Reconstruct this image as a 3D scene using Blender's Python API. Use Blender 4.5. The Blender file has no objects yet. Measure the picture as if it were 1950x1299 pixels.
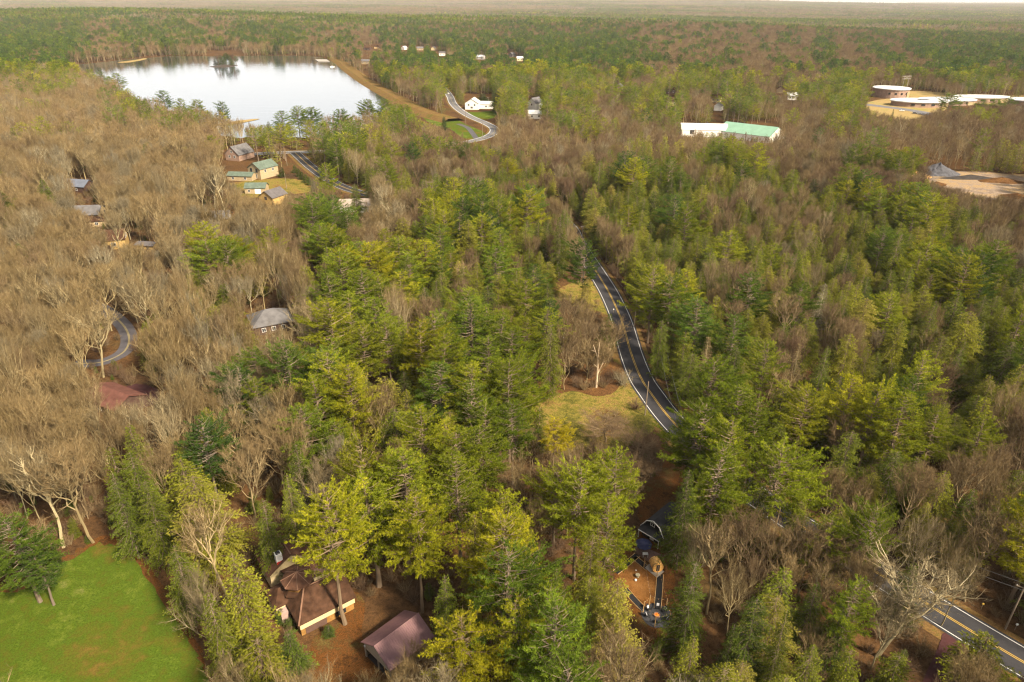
import bpy, math, random
import numpy as np
from mathutils import Matrix, Vector
import mathutils

# ------------------------------------------------------------------ camera, sky, sun, exposure
SC = bpy.context.scene
COL = SC.collection
CH = 95.0                       # drone height above the ground in metres
FPX = 1300.0                    # focal length in photo pixels (photo is 1950 wide)
PITCH = math.atan(646.5 / FPX)
ROLL = 0.0067
_F = np.array([0, math.cos(PITCH), -math.sin(PITCH)])
_R0 = np.array([1.0, 0, 0]); _U0 = np.array([0, math.sin(PITCH), math.cos(PITCH)])
_R = _R0 * math.cos(ROLL) + _U0 * math.sin(ROLL)
_U = _U0 * math.cos(ROLL) - _R0 * math.sin(ROLL)
cam_d = bpy.data.cameras.new('camera'); cam = bpy.data.objects.new('camera', cam_d); COL.objects.link(cam)
cam_d.sensor_width = 36; cam_d.lens = 24.0; cam_d.clip_start = 1; cam_d.clip_end = 90000
cam.matrix_world = Matrix(((_R[0], _U[0], -_F[0], 0), (_R[1], _U[1], -_F[1], 0), (_R[2], _U[2], -_F[2], CH), (0, 0, 0, 1)))
SC.camera = cam

SUN_EL, SUN_AZ = math.radians(43), math.radians(132)     # azimuth clockwise from +Y: behind the camera, to the right
W = bpy.data.worlds.new('World'); SC.world = W; W.use_nodes = True
nt = W.node_tree; nt.nodes.clear()
o_ = nt.nodes.new('ShaderNodeOutputWorld'); bg = nt.nodes.new('ShaderNodeBackground'); sk = nt.nodes.new('ShaderNodeTexSky')
sk.sky_type = 'NISHITA'; sk.sun_disc = False; sk.sun_elevation = SUN_EL; sk.sun_rotation = SUN_AZ
sk.air_density = 1.0; sk.dust_density = 4.0; sk.ozone_density = 1.0
# thin bright overcast veil over the blue
mx = nt.nodes.new('ShaderNodeMix'); mx.data_type = 'RGBA'
mx.inputs[0].default_value = 0.72
tc = nt.nodes.new('ShaderNodeTexCoord'); sx_ = nt.nodes.new('ShaderNodeSeparateXYZ'); vr = nt.nodes.new('ShaderNodeValToRGB')
nt.links.new(tc.outputs['Generated'], sx_.inputs[0]); nt.links.new(sx_.outputs[2], vr.inputs[0])
vr.color_ramp.elements.new(.5)
for e_, (p_, k_) in zip(vr.color_ramp.elements, ((.02, 1.0), (.32, .42), (1.0, .62))):
    e_.position = p_; e_.color = (k_, k_ * .975, k_ * .95, 1)
vs = nt.nodes.new('ShaderNodeVectorMath'); vs.operation = 'SCALE'; vs.inputs['Scale'].default_value = 11.0
nt.links.new(vr.outputs[0], vs.inputs[0]); nt.links.new(vs.outputs[0], mx.inputs[7])
nt.links.new(sk.outputs[0], mx.inputs[6]); nt.links.new(mx.outputs[2], bg.inputs[0])
bg.inputs[1].default_value = 0.075
nt.links.new(bg.outputs[0], o_.inputs[0])
sl = bpy.data.lights.new('sun', 'SUN'); sun = bpy.data.objects.new('sun', sl); COL.objects.link(sun)
sl.energy = 5.0; sl.angle = math.radians(6); sl.color = (1.0, 0.86, 0.66)
_sd = Vector((math.sin(SUN_AZ) * math.cos(SUN_EL), math.cos(SUN_AZ) * math.cos(SUN_EL), math.sin(SUN_EL)))
sun.rotation_euler = _sd.to_track_quat('Z', 'Y').to_euler()
SC.view_settings.view_transform = 'Standard'; SC.view_settings.look = 'None'
SC.view_settings.exposure = 1.3; SC.view_settings.gamma = 1.0
SC.cycles.max_bounces = 4; SC.cycles.diffuse_bounces = 2; SC.cycles.glossy_bounces = 2
SC.cycles.transmission_bounces = 2; SC.cycles.transparent_max_bounces = 4; SC.cycles.volume_bounces = 0
SC.cycles.caustics_reflective = False; SC.cycles.caustics_refractive = False
SC.cycles.filter_width = 1.25; SC.cycles.use_denoising = True; SC.cycles.denoiser = 'OPENIMAGEDENOISE'; SC.cycles.denoising_input_passes = 'RGB_ALBEDO_NORMAL'

# ------------------------------------------------------------------ picture <-> ground
def ray(px, py):
    return _F + _R * ((px - 975) / FPX) - _U * ((py - 649.5) / FPX)
def G(px, py, z=0.0):
    d = ray(px, py); t = (z - CH) / d[2]
    return float(d[0] * t), float(d[1] * t)
def project(x, y, z):
    q0, q1, q2 = np.asarray(x, float), np.asarray(y, float), np.asarray(z, float) - CH
    D = q0 * _F[0] + q1 * _F[1] + q2 * _F[2]
    D = np.where(np.abs(D) < 1e-3, 1e-3, D)
    X = q0 * _R[0] + q1 * _R[1] + q2 * _R[2]; Y = q0 * _U[0] + q1 * _U[1] + q2 * _U[2]
    return 975 + FPX * X / D, 649.5 - FPX * Y / D, D
def in_poly(px, py, poly):
    px = np.asarray(px); py = np.asarray(py)
    inside = np.zeros(px.shape, bool); n = len(poly)
    for i in range(n):
        x0, y0 = poly[i]; x1, y1 = poly[(i + 1) % n]
        c = ((y0 > py) != (y1 > py)) & (px < (x1 - x0) * (py - y0) / ((y1 - y0) if y1 != y0 else 1e-9) + x0)
        inside ^= c
    return inside
def terrain(x, y):
    x = np.asarray(x, float); y = np.asarray(y, float)
    far = np.clip((y - 1500) / 900, 0, 1)
    h = 36 * np.exp(-((y - 2750) / 560) ** 2) * (1 / (1 + np.exp((x - 250) / 260)))
    h += 20 * np.exp(-((y - 2250) / 420) ** 2) * np.exp(-((x - 500) / 700) ** 2)
    h += 6 * np.sin(x / 610 + 1.1) * np.sin(y / 730 + .4) + 5 * np.sin(x / 270 + y / 410)
    h += 98 * np.clip((y - 5000) / 9000, 0, 1) ** 1.3 * (1 + 0.22 * np.sin(x / 2300 + .7) + .10 * np.sin(x / 900 + y / 1500))
    return h * far

# ------------------------------------------------------------------ mesh helpers
def mesh_np(name, verts, tris, mats, midx=None, attr=None):
    me = bpy.data.meshes.new(name)
    verts = np.ascontiguousarray(verts, np.float32); tris = np.ascontiguousarray(tris, np.int32)
    me.vertices.add(len(verts)); me.vertices.foreach_set('co', verts.ravel())
    me.loops.add(tris.size); me.loops.foreach_set('vertex_index', tris.ravel())
    me.polygons.add(len(tris))
    me.polygons.foreach_set('loop_start', np.arange(0, tris.size, 3, dtype=np.int32))
    me.polygons.foreach_set('loop_total', np.full(len(tris), 3, np.int32))
    for m in mats: me.materials.append(m)
    if midx is not None: me.polygons.foreach_set('material_index', np.ascontiguousarray(midx, np.int32))
    if attr is not None:
        a = me.attributes.new('v', 'FLOAT', 'POINT'); a.data.foreach_set('value', np.ascontiguousarray(attr, np.float32))
    me.polygons.foreach_set('use_smooth', np.zeros(len(tris), bool))
    me.update(calc_edges=True)
    return me
class Buf:
    def __init__(s): s.v, s.t, s.a, s.n = [], [], [], 0
    def add(s, v, t, a=0.5):
        v = np.asarray(v, float); t = np.asarray(t, int)
        s.v.append(v); s.t.append(t + s.n); s.n += len(v)
        s.a.append(np.full(len(v), a) if np.isscalar(a) else np.asarray(a))
    def get(s):
        if not s.v: return np.zeros((0, 3)), np.zeros((0, 3), int), np.zeros(0)
        return np.concatenate(s.v), np.concatenate(s.t), np.concatenate(s.a)
def norm(a): return a / np.maximum(np.linalg.norm(a, axis=-1, keepdims=True), 1e-9)
def tube(buf, pts, rad, sides=5, a=0.5):
    pts = np.asarray(pts, float); n = len(pts); rad = np.asarray(rad, float)
    d = norm(np.gradient(pts, axis=0))
    ref = np.array([0.31, 0.95, 0.05]); s = norm(np.cross(d, ref)); u = np.cross(s, d)
    th = np.arange(sides) * 2 * math.pi / sides
    ring = pts[:, None] + rad[:, None, None] * (np.cos(th)[None, :, None] * s[:, None] + np.sin(th)[None, :, None] * u[:, None])
    v = ring.reshape(-1, 3); t = []
    for i in range(n - 1):
        for k in range(sides):
            a0 = i * sides + k; a1 = i * sides + (k + 1) % sides
            t += [(a0, a1, a1 + sides), (a0, a1 + sides, a0 + sides)]
    buf.add(v, t, a)
def blades(buf, pos, dr, ln, wd, rng, val):
    n = len(pos); dr = norm(dr); side = norm(np.cross(dr, rng.normal(size=(n, 3))))
    h = (wd * .5)[:, None] * side
    v = np.stack([pos - h, pos + h, pos + dr * ln[:, None]], 1).reshape(-1, 3)
    buf.add(v, np.arange(n * 3).reshape(-1, 3), np.repeat(val, 3))

# ------------------------------------------------------------------ materials
MATS = {}
def nodes(name):
    m = bpy.data.materials.new(name); m.use_nodes = True; t = m.node_tree
    for n in list(t.nodes): t.nodes.remove(n)
    out = t.nodes.new('ShaderNodeOutputMaterial')
    MATS[name] = m
    return m, t, out
def ramp(t, stops, fac=None, interp='LINEAR'):
    r = t.nodes.new('ShaderNodeValToRGB'); r.color_ramp.interpolation = interp
    e = r.color_ramp.elements
    while len(e) < len(stops): e.new(0.5)
    for k, (p, c) in enumerate(stops):
        e[k].position = p; e[k].color = (c[0], c[1], c[2], 1)
    if fac is not None: t.links.new(fac, r.inputs[0])
    return r
def mixc(t, blend, fac, a, b):
    m = t.nodes.new('ShaderNodeMix'); m.data_type = 'RGBA'; m.blend_type = blend
    for i, x in ((0, fac), (6, a), (7, b)):
        if hasattr(x, 'is_linked') or hasattr(x, 'links'): t.links.new(x, m.inputs[i])
        elif isinstance(x, (int, float)): m.inputs[i].default_value = x
        else: m.inputs[i].default_value = (x[0], x[1], x[2], 1)
    return m.outputs[2]
def noise(t, scale, detail=3, vec=None, rough=0.55):
    n = t.nodes.new('ShaderNodeTexNoise'); n.inputs['Scale'].default_value = scale
    n.inputs['Detail'].default_value = detail; n.inputs['Roughness'].default_value = rough
    if vec is not None: t.links.new(vec, n.inputs['Vector'])
    return n.outputs[0]
def objcoord(t):
    return t.nodes.new('ShaderNodeTexCoord').outputs['Object']
def geopos(t):
    return t.nodes.new('ShaderNodeNewGeometry').outputs['Position']
def maths(t, op, a, b=None):
    m = t.nodes.new('ShaderNodeMath'); m.operation = op
    for i, x in ((0, a), (1, b)):
        if x is None: continue
        if isinstance(x, (int, float)): m.inputs[i].default_value = x
        else: t.links.new(x, m.inputs[i])
    return m.outputs[0]
def plant_mat(name, stops, vlo=0.75, vhi=1.25, rlo=0.8, rhi=1.2, trans=0.0):
    """tint (per plant) picks the hue, 'v' (per leaf clump, painted as lit towards hemlock tips) and the plant's own random value vary it"""
    m, t, out = nodes(name)
    ti = t.nodes.new('ShaderNodeAttribute'); ti.attribute_type = 'INSTANCER'; ti.attribute_name = 'tint'
    va = t.nodes.new('ShaderNodeAttribute'); va.attribute_name = 'v'
    oi = t.nodes.new('ShaderNodeObjectInfo')
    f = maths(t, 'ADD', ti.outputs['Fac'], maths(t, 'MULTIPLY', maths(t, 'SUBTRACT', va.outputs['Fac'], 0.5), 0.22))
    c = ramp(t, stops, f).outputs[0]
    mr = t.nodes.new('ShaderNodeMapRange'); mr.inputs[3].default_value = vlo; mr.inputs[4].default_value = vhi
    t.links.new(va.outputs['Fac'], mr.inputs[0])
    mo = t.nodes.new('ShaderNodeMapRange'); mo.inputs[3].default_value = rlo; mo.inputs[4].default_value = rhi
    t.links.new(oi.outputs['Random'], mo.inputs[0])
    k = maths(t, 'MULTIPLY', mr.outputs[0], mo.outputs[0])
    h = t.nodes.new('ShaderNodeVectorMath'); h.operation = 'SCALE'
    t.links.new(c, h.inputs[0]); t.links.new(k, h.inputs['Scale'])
    d = t.nodes.new('ShaderNodeBsdfDiffuse'); t.links.new(h.outputs[0], d.inputs[0])
    s = d.outputs[0]
    if trans:
        tr = t.nodes.new('ShaderNodeBsdfTranslucent'); t.links.new(h.outputs[0], tr.inputs[0])
        ms = t.nodes.new('ShaderNodeMixShader'); ms.inputs[0].default_value = trans
        t.links.new(s, ms.inputs[1]); t.links.new(tr.outputs[0], ms.inputs[2]); s = ms.outputs[0]
    t.links.new(s, out.inputs[0])
    return m
def plain(name, col, rough=0.7, var=0.25, scale=1.5, metal=0.0, spec=0.3, col2=None):
    m, t, out = nodes(name)
    b = t.nodes.new('ShaderNodeBsdfPrincipled'); b.inputs['Roughness'].default_value = rough
    b.inputs['Metallic'].default_value = metal; b.inputs['Specular IOR Level'].default_value = spec
    n = noise(t, scale, 4, objcoord(t))
    c2 = col2 if col2 else tuple(x * (1 - var) for x in col)
    r = ramp(t, [(0.3, c2), (0.7, tuple(min(1, x * (1 + var * .4)) for x in col))], n)
    t.links.new(r.outputs[0], b.inputs['Base Color']); t.links.new(b.outputs[0], out.inputs[0])
    return m
M_PINE = plant_mat('pine_needles', [(0.0, (.046, .098, .024)), (.35, (.116, .165, .015)), (.7, (.232, .242, .014)), (1.0, (.36, .30, .016))], .5, 1.55, .75, 1.2, .36)
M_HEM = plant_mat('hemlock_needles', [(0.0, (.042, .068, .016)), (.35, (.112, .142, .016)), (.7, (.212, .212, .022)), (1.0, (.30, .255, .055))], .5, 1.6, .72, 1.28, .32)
M_TWIG = plant_mat('bare_twigs', [(0.0, (.175, .148, .096)), (.35, (.190, .134, .060)), (.7, (.145, .100, .055)), (1.0, (.118, .072, .045))], .65, 1.3, .8, 1.2)
M_LIMB = plant_mat('pale_bark', [(0.0, (.32, .285, .19)), (.35, (.31, .245, .125)), (.7, (.24, .18, .10)), (1.0, (.175, .12, .08))], .8, 1.2, .8, 1.2)
M_BARK = plant_mat('conifer_bark', [(0.0, (.16, .13, .10)), (1.0, (.20, .14, .085))], .8, 1.2, .8, 1.2)
M_DEAD = plant_mat('dead_wood', [(0.0, (.52, .40, .27)), (1.0, (.52, .40, .27))], .8, 1.2, .9, 1.1)

# ------------------------------------------------------------------ tree prototypes
def finish_tree(tb, cb, mt, mc, name):
    tv, tt, ta = tb.get(); cv, ct, ca = cb.get()
    trunk = mesh_np(name + '_trunk', tv, tt, [mt], None, ta)
    crown = mesh_np(name + '_crown', cv, ct, [mc], None, ca) if not isinstance(mc, tuple) else None
    return trunk, crown, (tv, tt, ta), (cv, ct, ca)
def gen_pine(seed, H=25.0, R=4.6, lod=1.0):
    rng = np.random.default_rng(seed); tb, cb = Buf(), Buf()
    zz = np.linspace(0, H, 9); sway = np.cumsum(rng.normal(0, .10, (9, 2)), 0)
    axis = np.c_[sway, zz]; tube(tb, axis, np.interp(zz, [0, 1.0, H], [.42, .34, .05]), 7, .5)
    ax = lambda z: np.array([np.interp(z, zz, axis[:, 0]), np.interp(z, zz, axis[:, 1]), z])
    P, D, S, V = [], [], [], []
    z = H * rng.uniform(.30, .44); zb = z; lean = rng.uniform(0, 2 * math.pi); asym = rng.uniform(.05, .28)
    while z < H - .3:
        t = (z - zb) / (H - zb)
        nb = rng.integers(4, 7); a0 = rng.uniform(0, 6.28)
        for k in range(nb):
            ang = a0 + k * 6.283 / nb + rng.normal(0, .25)
            prof = min(1, .62 + t * 1.3) * (1 - t ** 2.3) ** .75 + .10
            L = R * prof * rng.uniform(.55, 1.18) * (1 + asym * math.cos(ang - lean))
            if L < .4: L = .4
            hd = np.array([math.cos(ang), math.sin(ang), 0]); rise = rng.uniform(-.05, .22) + .45 * t * t
            s = np.linspace(0, 1, 6); sv = np.c_[s, s, s]
            path = ax(z) + hd * L * sv + np.array([0, 0, 1]) * (L * (rise * s + .18 * s ** 3))[:, None]
            tube(tb, path, np.interp(s, [0, 1], [.035 + .012 * L, .012]), 3, .45)
            if lod < 1 and rng.random() > .75: continue
            clump = rng.uniform(0, 1)
            nbl = max(3, int(L * 3.0 * lod ** .3))
            for q in range(nbl):
                f = rng.uniform(.28, 1.0); b0 = np.array([np.interp(f, s, path[:, i]) for i in range(3)])
                sgn = 1 if q % 2 else -1
                dd = hd * rng.uniform(.5, 1) + np.array([-hd[1], hd[0], 0]) * sgn * rng.uniform(.3, 1) * (1.1 - f * .8) + np.array([0, 0, rng.uniform(.0, .5)])
                dd /= np.linalg.norm(dd); ll = L * rng.uniform(.14, .34) * (1.25 - .5 * f)
                m = max(2, int(ll / (.30 / lod ** .3)))
                ff = np.linspace(.25, 1, m)[:, None]
                pp = b0 + dd * ll * ff + rng.normal(0, .08, (m, 3))
                P.append(pp); D.append(np.repeat(dd[None], m, 0)); V.append(np.full(m, clump * .5 + rng.uniform(0, .5)))
        z += rng.uniform(.55, .95)
    P.append(np.array([ax(H)])); D.append(np.array([[0, 0, 1.]])); V.append(np.array([.8]))
    P, D, V = np.concatenate(P), np.concatenate(D), np.concatenate(V)
    K = max(3, int(round(11 * lod ** .6)))
    pos = np.repeat(P, K, 0); dr = np.repeat(D, K, 0) * .55 + rng.normal(0, .55, (len(pos), 3)) + np.array([0, 0, .38])
    big = 1 / lod ** .35
    ln = rng.uniform(.28, .52, len(pos)) * big; wd = rng.uniform(.055, .105, len(pos)) * big
    blades(cb, pos, dr, ln, wd, rng, np.clip(np.repeat(V, K) + rng.normal(0, .12, len(pos)), 0, 1))
    return tb, cb
def gen_hemlock(seed, H=19.0, R=4.0, lod=1.0, dense=1.0, spire=.85, low=.08, droop=.35):
    rng = np.random.default_rng(seed); tb, cb = Buf(), Buf()
    zz = np.linspace(0, H, 7); axis = np.c_[np.cumsum(rng.normal(0, .06, (7, 2)), 0), zz]
    tube(tb, axis, np.interp(zz, [0, .8, H], [.30, .24, .03]), 6, .5)
    ax = lambda z: np.array([np.interp(z, zz, axis[:, 0]), np.interp(z, zz, axis[:, 1]), z])
    P, D, V, Sz = [], [], [], []
    z = H * low; zb = z; lob = rng.uniform(0, 6.28, 3); lam = rng.uniform(.05, .16, 3)
    while z < H - .15:
        t = (z - zb) / (H - zb)
        nb = rng.integers(5, 8); a0 = rng.uniform(0, 6.28)
        for k in range(nb):
            ang = a0 + k * 6.283 / nb + rng.normal(0, .3)
            prof = (1 - t) ** spire * min(1, .7 + 2.2 * t) + .035
            L = R * prof * rng.uniform(.50, 1.22) * (1 + sum(lam[i] * math.cos((i + 1) * ang + lob[i] + t * 3) for i in range(3)))
            L = max(L, .25)
            hd = np.array([math.cos(ang), math.sin(ang), 0])
            s = np.linspace(0, 1, 5); dz = L * (rng.uniform(.08, .3) * s - droop * s ** 2.2)
            path = ax(z) + hd * (L * s)[:, None] + np.array([0, 0, 1.]) * dz[:, None]
            tube(tb, path, np.interp(s, [0, 1], [.02 + .007 * L, .008]), 3, .4)
            clump = rng.uniform(0, 1)
            nbl = max(3, int(L * 4.2 * dense * lod ** .4))
            f = np.sort(rng.uniform(.15, 1.0, nbl))
            for q in range(nbl):
                b0 = np.array([np.interp(f[q], s, path[:, i]) for i in range(3)])
                sgn = 1 if q % 2 else -1
                dd = hd * rng.uniform(.55, 1) + np.array([-hd[1], hd[0], 0]) * sgn * rng.uniform(.35, 1) + np.array([0, 0, rng.uniform(-.45, .15)])
                dd /= np.linalg.norm(dd); ll = (.25 + L * .28 * (1.15 - f[q])) * rng.uniform(.6, 1.15)
                m = max(1, int(ll / (.26 / lod ** .4)))
                ff = np.linspace(.3, 1, m)[:, None] if m > 1 else np.array([[.7]])
                P.append(b0 + dd * ll * ff + rng.normal(0, .05, (m, 3))); D.append(np.repeat(dd[None], m, 0))
                V.append(np.full(m, .30 * clump + .5 * f[q] ** 1.5 + rng.uniform(0, .2)) + np.linspace(0, .18, m))  # lit tips painted into the colour: paler outward along branch and twig
        z += rng.uniform(.34, .56) / lod ** .2
    P.append(np.array([ax(H)])); D.append(np.array([[0.2, 0, 1.]])); V.append(np.array([.8]))
    P, D, V = np.concatenate(P), np.concatenate(D), np.concatenate(V)
    K = max(2, int(round(9 * lod ** .6)))
    pos = np.repeat(P, K, 0); dr = np.repeat(D, K, 0) + rng.normal(0, .42, (len(pos), 3)) + np.array([0, 0, -.16])
    big = 1 / lod ** .35
    ln = rng.uniform(.20, .42, len(pos)) * big; wd = rng.uniform(.05, .095, len(pos)) * big
    blades(cb, pos, dr, ln, wd, rng, np.clip(np.repeat(V, K) + rng.normal(0, .12, len(pos)), 0, 1))
    return tb, cb
def gen_bare(seed, H=18.0, R=4.5, fork=.42, lod=1.0, up=.55, twig=1.0):
    """leafless tree: trunk and limbs (trunk part), branches and fine twigs (crown part)"""
    rng = np.random.default_rng(seed); tb, cb = Buf(), Buf()
    n0 = 9; zf = H * fork
    ax = np.c_[np.cumsum(rng.normal(0, .16, (n0, 2)), 0), np.linspace(0, H * .86, n0)]
    r0 = .0085 * H
    tube(tb, ax, r0 * (np.linspace(1.15, .0, n0) ** .8 * .95 + .08), 6, .5)
    axp = lambda z: np.array([np.interp(z, ax[:, 2], ax[:, 0]), np.interp(z, ax[:, 2], ax[:, 1]), z])
    S, E, RD = [], [], []
    def bez(p, c, q, n):
        t = np.linspace(0, 1, n + 1)[:, None]
        pts = p * (1 - t) ** 2 + 2 * c * t * (1 - t) + q * t * t
        L = np.linalg.norm(q - p); pts[1:] += rng.normal(0, .022 * L, (n, 3)); return pts
    nl = int(rng.integers(9, 13)); ga = rng.uniform(0, 6.28); limbs = []
    for k in range(nl + 1):
        u = k / nl; ang = ga + k * 2.4 + rng.normal(0, .25)
        rho = rng.uniform(.62, 1.1) * (1 - .80 * u ** 1.5)
        zs = zf + (H * .80 - zf) * u * rng.uniform(.75, 1.0) * .8
        low = zf + (H - zf) * rng.uniform(.25, .6)
        zt = low + (H - low) * math.sqrt(max(0, 1 - (min(rho, 1) * .97) ** 2)) * rng.uniform(.82, 1.02) if u < .97 else H
        hd = np.array([math.cos(ang), math.sin(ang), 0]); p = axp(zs); q = p * [1, 1, 0] + hd * R * rho + [0, 0, max(zt, zs + .12 * H * up)]
        c = p * .5 + q * .5 + hd * R * rho * .18 - np.array([0, 0, 1]) * (q[2] - p[2]) * .12 * (1 - up)
        pts = bez(p, c, q, 6); L = np.linalg.norm(q - p)
        rr = min(r0 * .6, .0085 * L + .045); tube(tb, pts, np.linspace(rr, .03, 7), 4, .5); limbs.append((pts, L))
    for pts, L in limbs:
        for q in range(int(10 * lod ** .3) + 1):
            f = rng.uniform(.18, 1.0) ** .8 if q else 1.0
            i = min(5, int(f * 6)); w = f * 6 - i; p = pts[i] * (1 - w) + pts[i + 1] * w
            base = norm(pts[i + 1] - pts[i]); out = norm(p * [1, 1, 0] + [0, 0, .2 * R])
            d = norm(base * .8 + out * .15 + rng.normal(0, .38, 3) + np.array([0, 0, .55 * up]))
            l2 = L * rng.uniform(.25, .45) * (1.25 - .55 * f)
            b = bez(p, p + d * l2 * .5 + [0, 0, -.06 * l2], p + d * l2 + [0, 0, .16 * l2 * up], 3)
            tube(tb if lod >= .9 else cb, b, np.linspace(.042 * H / 18, .016, 4), 3, .5)
            for s in range(max(3, int(7 * lod ** .25))):
                g = rng.uniform(.15, 1.0) if s else 1.0
                j = min(2, int(g * 3)); w = g * 3 - j; p3 = b[j] * (1 - w) + b[j + 1] * w
                d3 = norm(norm(b[j + 1] - b[j]) * .85 + rng.normal(0, .42, 3) + np.array([0, 0, .45 * up]))
                l3 = l2 * rng.uniform(.32, .6); e3 = p3 + d3 * l3
                S.append(p3); E.append(e3); RD.append(.028)
                for u in rng.uniform(.1, 1, max(2, int(5.2 * lod ** .45 * twig))):
                    p4 = p3 + (e3 - p3) * u
                    d4 = norm(d3 * .9 + rng.normal(0, .38, 3) + np.array([0, 0, .4 * up]))
                    e4 = p4 + d4 * rng.uniform(.4, 1.05) * (H / 18) ** .5
                    S.append(p4); E.append(e4); RD.append(.0115)
                    if lod > .5:
                        for _ in range(2):
                            m4 = p4 + (e4 - p4) * rng.uniform(.2, .8)
                            d5 = norm(d4 + rng.normal(0, .55, 3))
                            S.append(m4); E.append(m4 + d5 * rng.uniform(.3, .7)); RD.append(.0095)
    S, E, RD = np.array(S), np.array(E), np.array(RD) / lod ** .50
    dr = E - S; ln = np.linalg.norm(dr, axis=1)
    val = np.clip(.35 + .3 * (RD > .018) + rng.normal(0, .15, len(S)), 0, 1)
    blades(cb, S, dr, ln, RD * 2.2, rng, val)
    return tb, cb
def gen_shrub(seed, H=2.2, R=1.6, stems=26, lod=1.0):
    rng = np.random.default_rng(seed); tb, cb = Buf(), Buf(); S, E, RD = [], [], []
    for k in range(stems):
        ang = rng.uniform(0, 6.28); tl = abs(rng.normal(0, .5)); p = np.array([math.cos(ang), math.sin(ang), 0]) * R * rng.uniform(0, .35)
        d = norm(np.array([math.cos(ang) * tl, math.sin(ang) * tl, 1])); L = H * rng.uniform(.6, 1.05); q = p + d * L
        tube(tb, np.array([p, (p + q) / 2 + rng.normal(0, .06, 3), q]), [.035, .025, .01], 3, .5)
        for u in rng.uniform(.15, 1, int(16 * lod)):
            p4 = p + (q - p) * u; d4 = norm(d * .5 + rng.normal(0, .6, 3) + [0, 0, .25]); e4 = p4 + d4 * rng.uniform(.3, .8) * H / 2.2
            S.append(p4); E.append(e4); RD.append(.013)
            for _ in range(3):
                m4 = p4 + (e4 - p4) * rng.uniform(.2, .9); S.append(m4); E.append(m4 + norm(d4 + rng.normal(0, .6, 3)) * rng.uniform(.2, .5)); RD.append(.010)
    S, E, RD = np.array(S), np.array(E), np.array(RD); dr = E - S
    blades(cb, S, dr, np.linalg.norm(dr, axis=1), RD * 2.2, rng, np.clip(rng.normal(.5, .2, len(S)), 0, 1))
    return tb, cb

PROTO = {}
def make_protos():
    def add(kind, tb, cb, mt, mc, H, R):
        tv, tt, ta = tb.get(); cv, ct, ca = cb.get(); k = len(PROTO.setdefault(kind, []))
        d = dict(H=H, R=R)
        d['trunk'] = mesh_np('%s_trunk_%d' % (kind, k), tv, tt, [mt], None, ta)
        d['crown'] = mesh_np('%s_crown_%d' % (kind, k), cv, ct, [mc], None, ca)
        PROTO[kind].append(d)
    for s in range(6): add('pine', *gen_pine(10 + s, 25, [5.6, 6.2, 5.0, 6.8, 5.8, 4.8][s]), M_BARK, M_PINE, 25, [5.6, 6.2, 5.0, 6.8, 5.8, 4.8][s])
    for s in range(6):
        R = [4.6, 4.1, 5.2, 3.8, 4.6, 5.4][s]
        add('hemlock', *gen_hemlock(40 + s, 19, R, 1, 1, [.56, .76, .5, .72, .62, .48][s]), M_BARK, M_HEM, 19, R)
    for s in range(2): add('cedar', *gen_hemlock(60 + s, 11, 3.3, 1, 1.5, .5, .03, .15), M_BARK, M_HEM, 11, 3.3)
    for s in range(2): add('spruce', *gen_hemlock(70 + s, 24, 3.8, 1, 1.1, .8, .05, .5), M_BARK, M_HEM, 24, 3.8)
    for s in range(2): add('larch', *gen_hemlock(80 + s, 20, 4.2, 1, .35, .75, .12, .25), M_LIMB, M_TWIG, 20, 4.2)
    sh = [(18, 4.4, .34, .7), (19, 5.4, .26, .7), (18, 3.4, .42, .9), (17, 4.8, .2, .75), (20, 4.0, .38, .9), (16, 4.0, .12, 1.0), (18, 6.2, .2, .5), (21, 3.4, .45, 1.0), (17, 5.2, .3, .6)]
    for s, (H, R, fk, up) in enumerate(sh): add('bare', *gen_bare(90 + s, H, R, fk, 1, up, [1, .85, .6, 1, .5, .9, .75, .55, 1.0][s]), M_LIMB, M_TWIG, H, R)
    for s in range(3): add('shrub', *gen_shrub(300 + s, 2.2, [1.6, 2.0, 1.3][s]), M_LIMB, M_TWIG, 2.2, [1.6, 2.0, 1.3][s])
make_protos()
LOD = {}
def make_lods():
    def add(kind, lv, tb, cb, mt, mc, H, R):
        tv, tt, ta = tb.get(); cv, ct, ca = cb.get()
        v = np.concatenate([tv, cv]); t = np.concatenate([tt, ct + len(tv)]); a = np.concatenate([ta, ca])
        me = mesh_np('%s_lod%d' % (kind, lv), v, t, [mt, mc], np.r_[np.zeros(len(tt)), np.ones(len(ct))], a)
        LOD.setdefault((kind, lv), []).append(dict(mesh=me, H=H, R=R, arr=(v, t, a, np.r_[np.zeros(len(tt)), np.ones(len(ct))])))
    for lv, ld in ((1, .12), (2, .02)):
        for s in range(3): add('pine', lv, *gen_pine(110 + s, 25, [5.6, 6.4, 5.2][s], ld), M_BARK, M_PINE, 25, 5.7)
        for s in range(3): add('hemlock', lv, *gen_hemlock(140 + s, 19, [4.6, 4.1, 5.2][s], ld, 1, [.7, .78, .62][s]), M_BARK, M_HEM, 19, 4.6)
        for s in range(4):
            H, R, fk, up = [(18, 4.4, .34, .7), (19, 5.4, .26, .7), (18, 3.6, .40, .9), (16, 4.4, .18, .9)][s]
            add('bare', lv, *gen_bare(190 + s, H, R, fk, ld, up), M_LIMB, M_TWIG, H, R)
make_lods()
#%%PART2
# ------------------------------------------------------------------ tagging
def tag(o, label=None, cat=None, group=None, kind=None):
    if label: o['label'] = label
    if cat: o['category'] = cat
    if group: o['group'] = group
    if kind: o['kind'] = kind
    return o
def link(name, me, parent=None):
    o = bpy.data.objects.new(name, me); COL.objects.link(o)
    if parent is not None: o.parent = parent
    return o
def empty(name, loc, rz=0.0):
    o = bpy.data.objects.new(name, None); COL.objects.link(o); o.location = loc; o.rotation_euler = (0, 0, rz)
    o.empty_display_size = 0.5
    return o

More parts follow.
